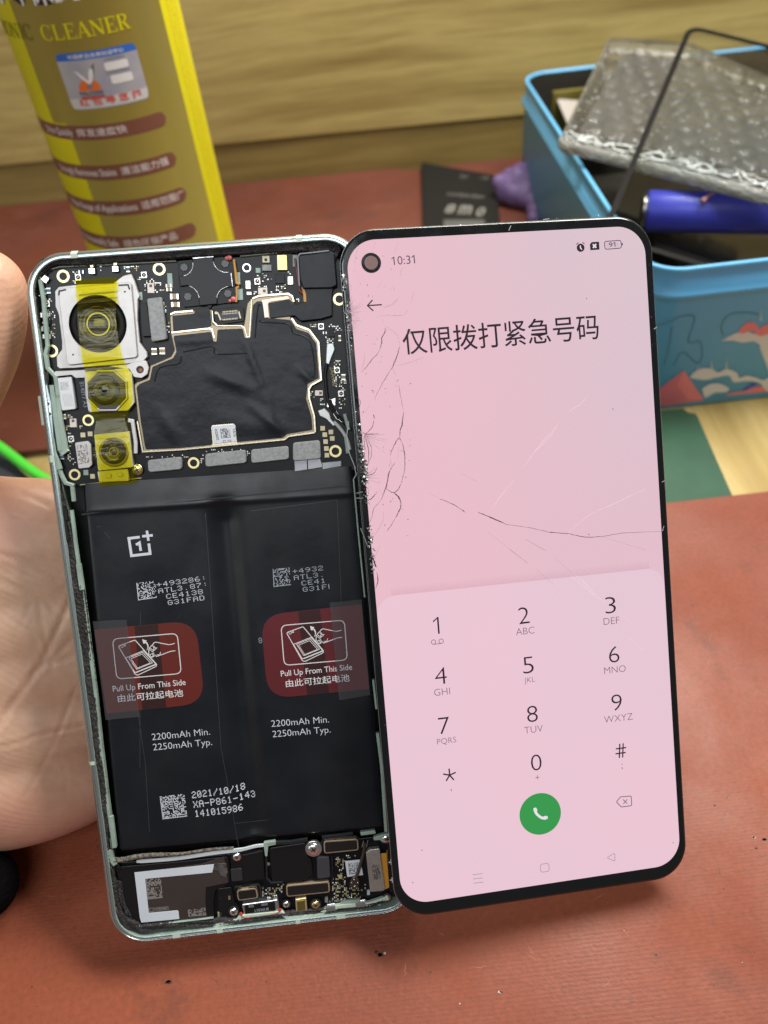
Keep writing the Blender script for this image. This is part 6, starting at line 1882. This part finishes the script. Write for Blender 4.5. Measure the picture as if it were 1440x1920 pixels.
faint = [C2((320, 160), (400, 150), (500, 155), (570, 140), (600, 95)), C2((390, 240), (460, 290), (510, 340), (525, 430)), C2((500, 605), (600, 580), (740, 528)), C2((675, 590), (685, 550)), C2((380, 80), (450, 60), (510, 10)), C2((180, 645), (205, 560), (208, 490)), C2((378, 185), (372, 240)),
         C5((1215, 960), (1200, 1060), (1175, 1150)), C5((820, 940), (900, 850)), C5((595, 915), (690, 800)), C5((1050, 545), (1000, 640), (1015, 710)), C5((580, 130), (515, 310)), C5((300, 190), (240, 350), (225, 530)), C5((960, 130), (890, 330)), C5((75, 830), (150, 845), (165, 900), (150, 1010)), C5((700, 1215), (850, 1170), (980, 1050)),
         C3((405, 680), (400, 790), (330, 920), (240, 1050)), C3((500, 20), (480, 100), (545, 80)), C3((330, 375), (395, 450)), C4((590, 240), (520, 200)), C4((1140, 480), (1330, 540)), C4((640, 460), (735, 535)), C4((930, 575), (1010, 640)), C4((380, 290), (430, 312)), C4((925, 690), (850, 620)), C2((440, 1430), (450, 1500)), C2((520, 1340), (505, 1440)), C2((255, 960), (190, 1050)), C2((300, 895), (310, 930))]
for (cx_, cy_, m0, m1, a0, a1, n_, sd) in ((686, 813, 40, 128, 200, 300, 0, 1),):
    pass
rgk = random.Random(31)
def burst(px, py, n_, a0, a1, l0, l1, bend): 
    for k in range(n_):
        a = math.radians(a0 + (a1 - a0) * (k + rgk.uniform(-.3, .3)) / max(1, n_ - 1)); l = rgk.uniform(l0, l1)
        e = (px + l * math.cos(a), py + l * math.sin(a)); m_ = (px + l * .5 * math.cos(a + bend), py + l * .5 * math.sin(a + bend))
        faint.append([(px, py), m_, e])
burst(684, 813, 16, -5, 100, 12, 52, .12); burst(651, 584, 26, -75, 60, 10, 34, .05); burst(683, 893, 12, -40, 60, 10, 30, .1); burst(651, 600, 10, 5, 80, 15, 38, .05)
heavy += [([(683, 815), (684, 850), (683, 880), (681, 884)], .13), ([(685, 815), (691, 845), (690, 870), (682, 884)], .16), ([(688, 816), (697, 845), (692, 868)], .11), ([(684, 893), (700, 888), (707, 876)], .12), ([(676, 806), (684, 813), (700, 814), (710, 813)], .13)]
mb = MB(); rg = random.Random(6)
def crackline(mb, pts, w, z, m):
    q = smoothline(PS(pts), 7); q = [(p[0] + rg.uniform(-.06, .06), p[1] + rg.uniform(-.06, .06)) for p in q]
    n_ = len(q)
    ribbon(mb, q, [w * (.25 + .75 * math.sin(math.pi * (.08 + .84 * i / (n_ - 1)))) * rg.uniform(.6, 1.25) for i in range(n_)], z, m)
for pts, w in heavy: crackline(mb, pts, w, .030 + rg.uniform(0, .004), 0)
for pts in faint: crackline(mb, pts, .075, .026 + rg.uniform(0, .003), 1)
for _ in range(60):
    x, y = rg.uniform(650, 770), rg.uniform(470, 1010); l = rg.uniform(1, 5); a = rg.uniform(0, 6.28)
    crackline(mb, [(x, y), (x + l * .5 * math.cos(a), y + l * .5 * math.sin(a)), (x + l * math.cos(a + .3), y + l * math.sin(a + .3))], .09, .03, 1 if rg.random() < .6 else 0)
for (x, y) in ((791, 1594), (774, 1655), (1100, 560), (1149, 767), (1104, 1002), (1262, 1580)): fill(mb, [circ(*D(x, y), .13, 8)], .03, 0)
o = mb.build('crack', [K_CRK, K_CRKF], scr); o['kind'] = 'stuff'
mb = MB()
for pts in (C4((935, 0), (880, 60), (830, 125), (795, 175)), C4((1330, 268), (1200, 330), (1080, 385), (985, 465)), C4((752, 232), (700, 295), (655, 360)), [(1102, 742), (1090, 756), (1066, 772)], [(1048, 792), (1028, 822), (1004, 846)], [(1172, 1155), (1186, 1172)], [(1068, 1078), (1100, 1104), (1134, 1130)], [(1180, 1195), (1206, 1220), (1246, 1222)][:2], C4((1010, 640), (1060, 680), (1110, 735))):
    crackline(mb, pts, .05, .028, 0)
o = mb.build('crack', K_CRKL, scr); o['kind'] = 'stuff'
# crushed glass along the left and top edges
mb = MB(); K_SH1 = mat('splinter_pale', (.60, .62, .62), .15, .3); K_SH2 = mat('splinter_dark', (.05, .055, .055), .1); K_SH3 = mat('splinter_grey', (.24, .25, .25), .2, .3)
def shard(px, py, s_, z):
    c = np.array(D(px, py)); a = rg.uniform(0, 6.28)
    pts = [(c[0] + s_ * rg.uniform(.3, 1) * math.cos(a + k * 2.1), c[1] + s_ * rg.uniform(.3, 1) * math.sin(a + k * 2.1), z + rg.uniform(0, .3)) for k in range(3)]
    m_ = rg.choice((0, 1, 1, 2, 2)); mb.add(pts, [(0, 1, 2)] if area2(pts) > 0 else [(0, 2, 1)], m_)
def xe(y): return np.interp(y, [499, 700, 895, 1100, 1640], [639, 658, 678, 699, 737])
for (y0, y1, n_, wpx, s0, s1) in ((516, 545, 26, 8, .2, .6), (566, 612, 60, 11, .2, .65), (612, 660, 22, 8, .12, .4), (690, 800, 14, 10, .06, .14), (795, 860, 60, 9, .2, .6), (860, 905, 100, 13, .15, .6), (905, 945, 26, 10, .15, .45), (985, 1075, 44, 10, .15, .6), (1100, 1600, 14, 12, .05, .12)):
    for _ in range(n_):
        y = rg.uniform(y0, y1); shard(xe(y) + rg.uniform(0, wpx), y, rg.uniform(s0, s1), .01)
for _ in range(46):
    t = rg.random(); x = 700 + 500 * t; y = 431 - .063 * (x - 690) - rg.uniform(-2, 1); shard(x, y, rg.uniform(.08, .22), -.3)
for _ in range(26):
    y = rg.uniform(430, 700); shard(1222 + (y - 470) * .0575 - rg.uniform(1, 9), y, rg.uniform(.05, .12), -.02)
for pts in ([(654, 790), (650, 815), (655, 850), (664, 872)], [(664, 872), (668, 890), (662, 900)], [(676, 990), (684, 1010), (690, 1026)], [(668, 925), (680, 922)], [(668, 934), (681, 934)]): ribbon(mb, PS(pts), .18, .02, 2)
o = mb.build('glass_splinters', [K_SH1, K_SH2, K_SH3], scr); o['kind'] = 'stuff'
with part('edge_nick', [K_SH1], scr) as mb:
    for a, b2 in (((958, 423), (954, 432)), ((1226, 617), (1232, 613)), ((1241, 904), (1246, 901)), ((1242, 996), (1245, 986)), ((1018, 412), (1030, 410))): ribbon(mb, PS([a, b2]), .14, .012, 0)

# ------------------------------------------------------------------ hand holding the phone body from the left
K_SKIN = mat('skin', (.52, .31, .20), .48, sss=.25)
N, L, b = nodes_of(K_SKIN); s = objco(N)
c1 = ramp(N, L, noise(N, L, s, 38, 5, .55), [(.32, (.53, .29, .195)), (.5, (.60, .375, .255)), (.68, (.62, .41, .275))])
c2 = ramp(N, L, noise(N, L, s, 300, 4, .6), [(.3, (.90, .88, .86)), (.7, (1.05, 1.05, 1.05))])
rdn = ramp(N, L, noise(N, L, s, 22, 2, .5), [(.47, (0, 0, 0)), (.66, (1, 1, 1))])
cc = mixc(N, L, .7, c1, c2, 'MULTIPLY')
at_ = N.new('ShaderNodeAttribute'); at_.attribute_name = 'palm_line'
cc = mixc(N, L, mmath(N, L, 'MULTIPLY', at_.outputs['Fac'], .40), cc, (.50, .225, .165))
L.new(mixc(N, L, mmath(N, L, 'MULTIPLY', rdn, .65), cc, (.60, .265, .20)), b.inputs['Base Color'])
wv = N.new('ShaderNodeTexWave'); wv.wave_type = 'BANDS'; wv.bands_direction = 'DIAGONAL'
wv.inputs['Scale'].default_value = 300; wv.inputs['Distortion'].default_value = 9; wv.inputs['Detail'].default_value = 2; wv.inputs['Detail Scale'].default_value = .035
L.new(s, wv.inputs['Vector'])
hgt = mmath(N, L, 'ADD', mmath(N, L, 'MULTIPLY', wv.outputs['Fac'], .5), mmath(N, L, 'MULTIPLY', noise(N, L, s, 800, 4), .5))
vo = N.new('ShaderNodeTexVoronoi'); vo.feature = 'DISTANCE_TO_EDGE'; vo.inputs['Scale'].default_value = 620; L.new(s, vo.inputs['Vector'])
hgt = mmath(N, L, 'ADD', hgt, mmath(N, L, 'MULTIPLY', vo.outputs['Distance'], .9))
bumpn(N, L, b, hgt, .22, .0002)
def loc(px, py, z): x, y = B(px, py, z); return (x, y, z)
chains = [
    ([loc(-330, 1440, -36), loc(-120, 1440, -30), loc(20, 1445, -28.5), loc(150, 1430, -31), loc(260, 1400, -34)], [19, 21, 20.5, 17, 11]),
    ([loc(-330, 1240, -36), loc(-100, 1250, -30), loc(40, 1240, -29), loc(170, 1220, -31), loc(280, 1200, -34)], [20, 21, 19.5, 17, 11]),
    ([loc(-330, 1090, -34), loc(-100, 1080, -27), loc(40, 1070, -25.5), loc(160, 1060, -29), loc(280, 1050, -34)], [18, 18, 16.5, 15, 11]),
    ([loc(-330, 985, -32), loc(-100, 985, -24), loc(30, 985, -22.5), loc(130, 985, -26), loc(240, 990, -31)], [14, 13.5, 12.5, 12, 9]),
    ([loc(-700, 1380, -55), loc(-500, 1330, -46), loc(-280, 1260, -38)], [27, 26, 25]),
    # thumb: base, knuckle, tip
    ([loc(-260, 1080, -30), loc(-190, 900, -18), loc(-84, 720, -10), loc(-42, 620, -8.5), loc(-26, 540, -8.5)], [17, 12.5, 10.8, 10.3, 9.2]),
    # four fingers wrapped behind the body
    ([loc(240, 990, -30), loc(380, 960, -23), loc(520, 950, -19), loc(600, 960, -17.5)], [9.5, 8.5, 7.8, 6.8]),
    ([loc(250, 1100, -32), loc(400, 1100, -24), loc(560, 1090, -19.5), loc(650, 1095, -18)], [9.8, 8.8, 8.0, 7.0]),
    ([loc(250, 1240, -33), loc(390, 1250, -24.5), loc(540, 1245, -19.5), loc(620, 1245, -17.8)], [9.6, 8.6, 7.8, 6.8]),
    ([loc(240, 1390, -33), loc(360, 1400, -24), loc(470, 1400, -18), loc(540, 1400, -16.5)], [8.8, 7.6, 6.8, 6.0])]
mid = []
for a, b2 in ((0, 1), (1, 2), (2, 3)):
    (pa_, ra), (pb2, rb) = chains[a], chains[b2]
    mid.append(([tuple((np.array(p) + np.array(q)) / 2 + np.array([0, 0, .5])) for p, q in zip(pa_, pb2)], [(x + y) / 2 for x, y in zip(ra, rb)]))
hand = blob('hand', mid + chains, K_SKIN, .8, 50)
me = hand.data
nv = len(me.vertices)
co = np.empty(nv * 3, 'f'); me.vertices.foreach_get('co', co); co = co.reshape(-1, 3).astype(float) / S
no = np.empty(nv * 3, 'f'); me.vertices.foreach_get('normal', no); no = no.reshape(-1, 3).astype(float)
wco = B.world(co)
pix = project(wco)
view = (CAMP - wco); view /= np.linalg.norm(view, axis=1)[:, None]
wno = no[:, :1] * B.ex + no[:, 1:2] * B.ey + no[:, 2:] * B.ez
facing = (wno * view).sum(1) > .05
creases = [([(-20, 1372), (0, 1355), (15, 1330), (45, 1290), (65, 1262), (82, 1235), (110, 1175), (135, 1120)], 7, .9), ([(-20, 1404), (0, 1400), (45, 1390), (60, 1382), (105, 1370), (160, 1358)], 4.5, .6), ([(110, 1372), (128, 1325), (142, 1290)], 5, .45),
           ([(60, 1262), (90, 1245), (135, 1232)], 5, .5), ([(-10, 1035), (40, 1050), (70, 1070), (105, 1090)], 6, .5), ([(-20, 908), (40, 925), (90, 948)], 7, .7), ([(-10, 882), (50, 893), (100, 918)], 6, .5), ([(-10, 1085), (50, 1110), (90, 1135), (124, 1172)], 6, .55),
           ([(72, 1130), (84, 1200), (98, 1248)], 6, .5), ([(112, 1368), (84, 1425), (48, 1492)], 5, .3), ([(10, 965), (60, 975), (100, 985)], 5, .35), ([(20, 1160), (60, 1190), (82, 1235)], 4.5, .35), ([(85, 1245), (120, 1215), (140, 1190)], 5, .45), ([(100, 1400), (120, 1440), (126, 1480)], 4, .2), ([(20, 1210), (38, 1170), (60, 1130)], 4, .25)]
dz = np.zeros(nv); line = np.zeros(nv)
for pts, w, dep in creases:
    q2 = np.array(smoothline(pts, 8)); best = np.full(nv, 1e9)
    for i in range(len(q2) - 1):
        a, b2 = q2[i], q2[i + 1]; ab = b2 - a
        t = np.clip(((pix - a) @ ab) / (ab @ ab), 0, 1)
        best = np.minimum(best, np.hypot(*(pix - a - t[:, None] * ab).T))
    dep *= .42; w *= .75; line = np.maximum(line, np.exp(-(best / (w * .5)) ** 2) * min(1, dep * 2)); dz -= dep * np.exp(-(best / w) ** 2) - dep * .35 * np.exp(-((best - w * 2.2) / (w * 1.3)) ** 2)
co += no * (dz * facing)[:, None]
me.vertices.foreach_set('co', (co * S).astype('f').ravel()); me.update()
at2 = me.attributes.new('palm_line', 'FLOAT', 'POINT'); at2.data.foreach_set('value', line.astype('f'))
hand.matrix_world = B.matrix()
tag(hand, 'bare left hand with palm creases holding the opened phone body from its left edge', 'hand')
a = tuple(B.local([at(-34, 1660, 11)])[0]); a2 = tuple(B.local([at(-170, 1640, 18)])[0])
slv = blob('sleeve_cuff', [([loc(-390, 1300, -44), loc(-520, 1340, -48), loc(-760, 1400, -58), loc(-1000, 1450, -66)], [33, 35, 36, 38]), ([a, a2, loc(-420, 1480, -52)], [9.5, 13, 22])],
           mat('sleeve_black', (.004, .004, .0045), .95, spec=.05, bump=(900, .8, .001)), 2.0, 8, hand)
def bat_uv(x, y):                            # undo the bilinear map of the battery quad
    u, v = .5, .5
    for _ in range(6):
        p = qb(u, v); du = (qb(u + .01, v) - p) / .01; dv_ = (qb(u, v + .01) - p) / .01
        det = du[0] * dv_[1] - du[1] * dv_[0]; ex_, ey_ = x - p[0], y - p[1]
        u += (ex_ * dv_[1] - ey_ * dv_[0]) / det; v += (du[0] * ey_ - du[1] * ex_) / det
    return u, v
for o in bat.children:                       # printing and tabs follow the pillow of the cells
    for vtx in o.data.vertices:
        u, v = bat_uv(vtx.co.x / S, vtx.co.y / S)
        if 0 <= u <= 1 and .09 < v < 1: vtx.co.z += (min(0, zbat(u, v) - (ZT - .16)) * (1 if o.name.startswith(('dot', 'cap', 'mak', 'wrap')) else 0)) * S
for nm in ('glyphs',):
    o = bpy.data.objects.get(nm)
    if o: bpy.data.objects.remove(o)
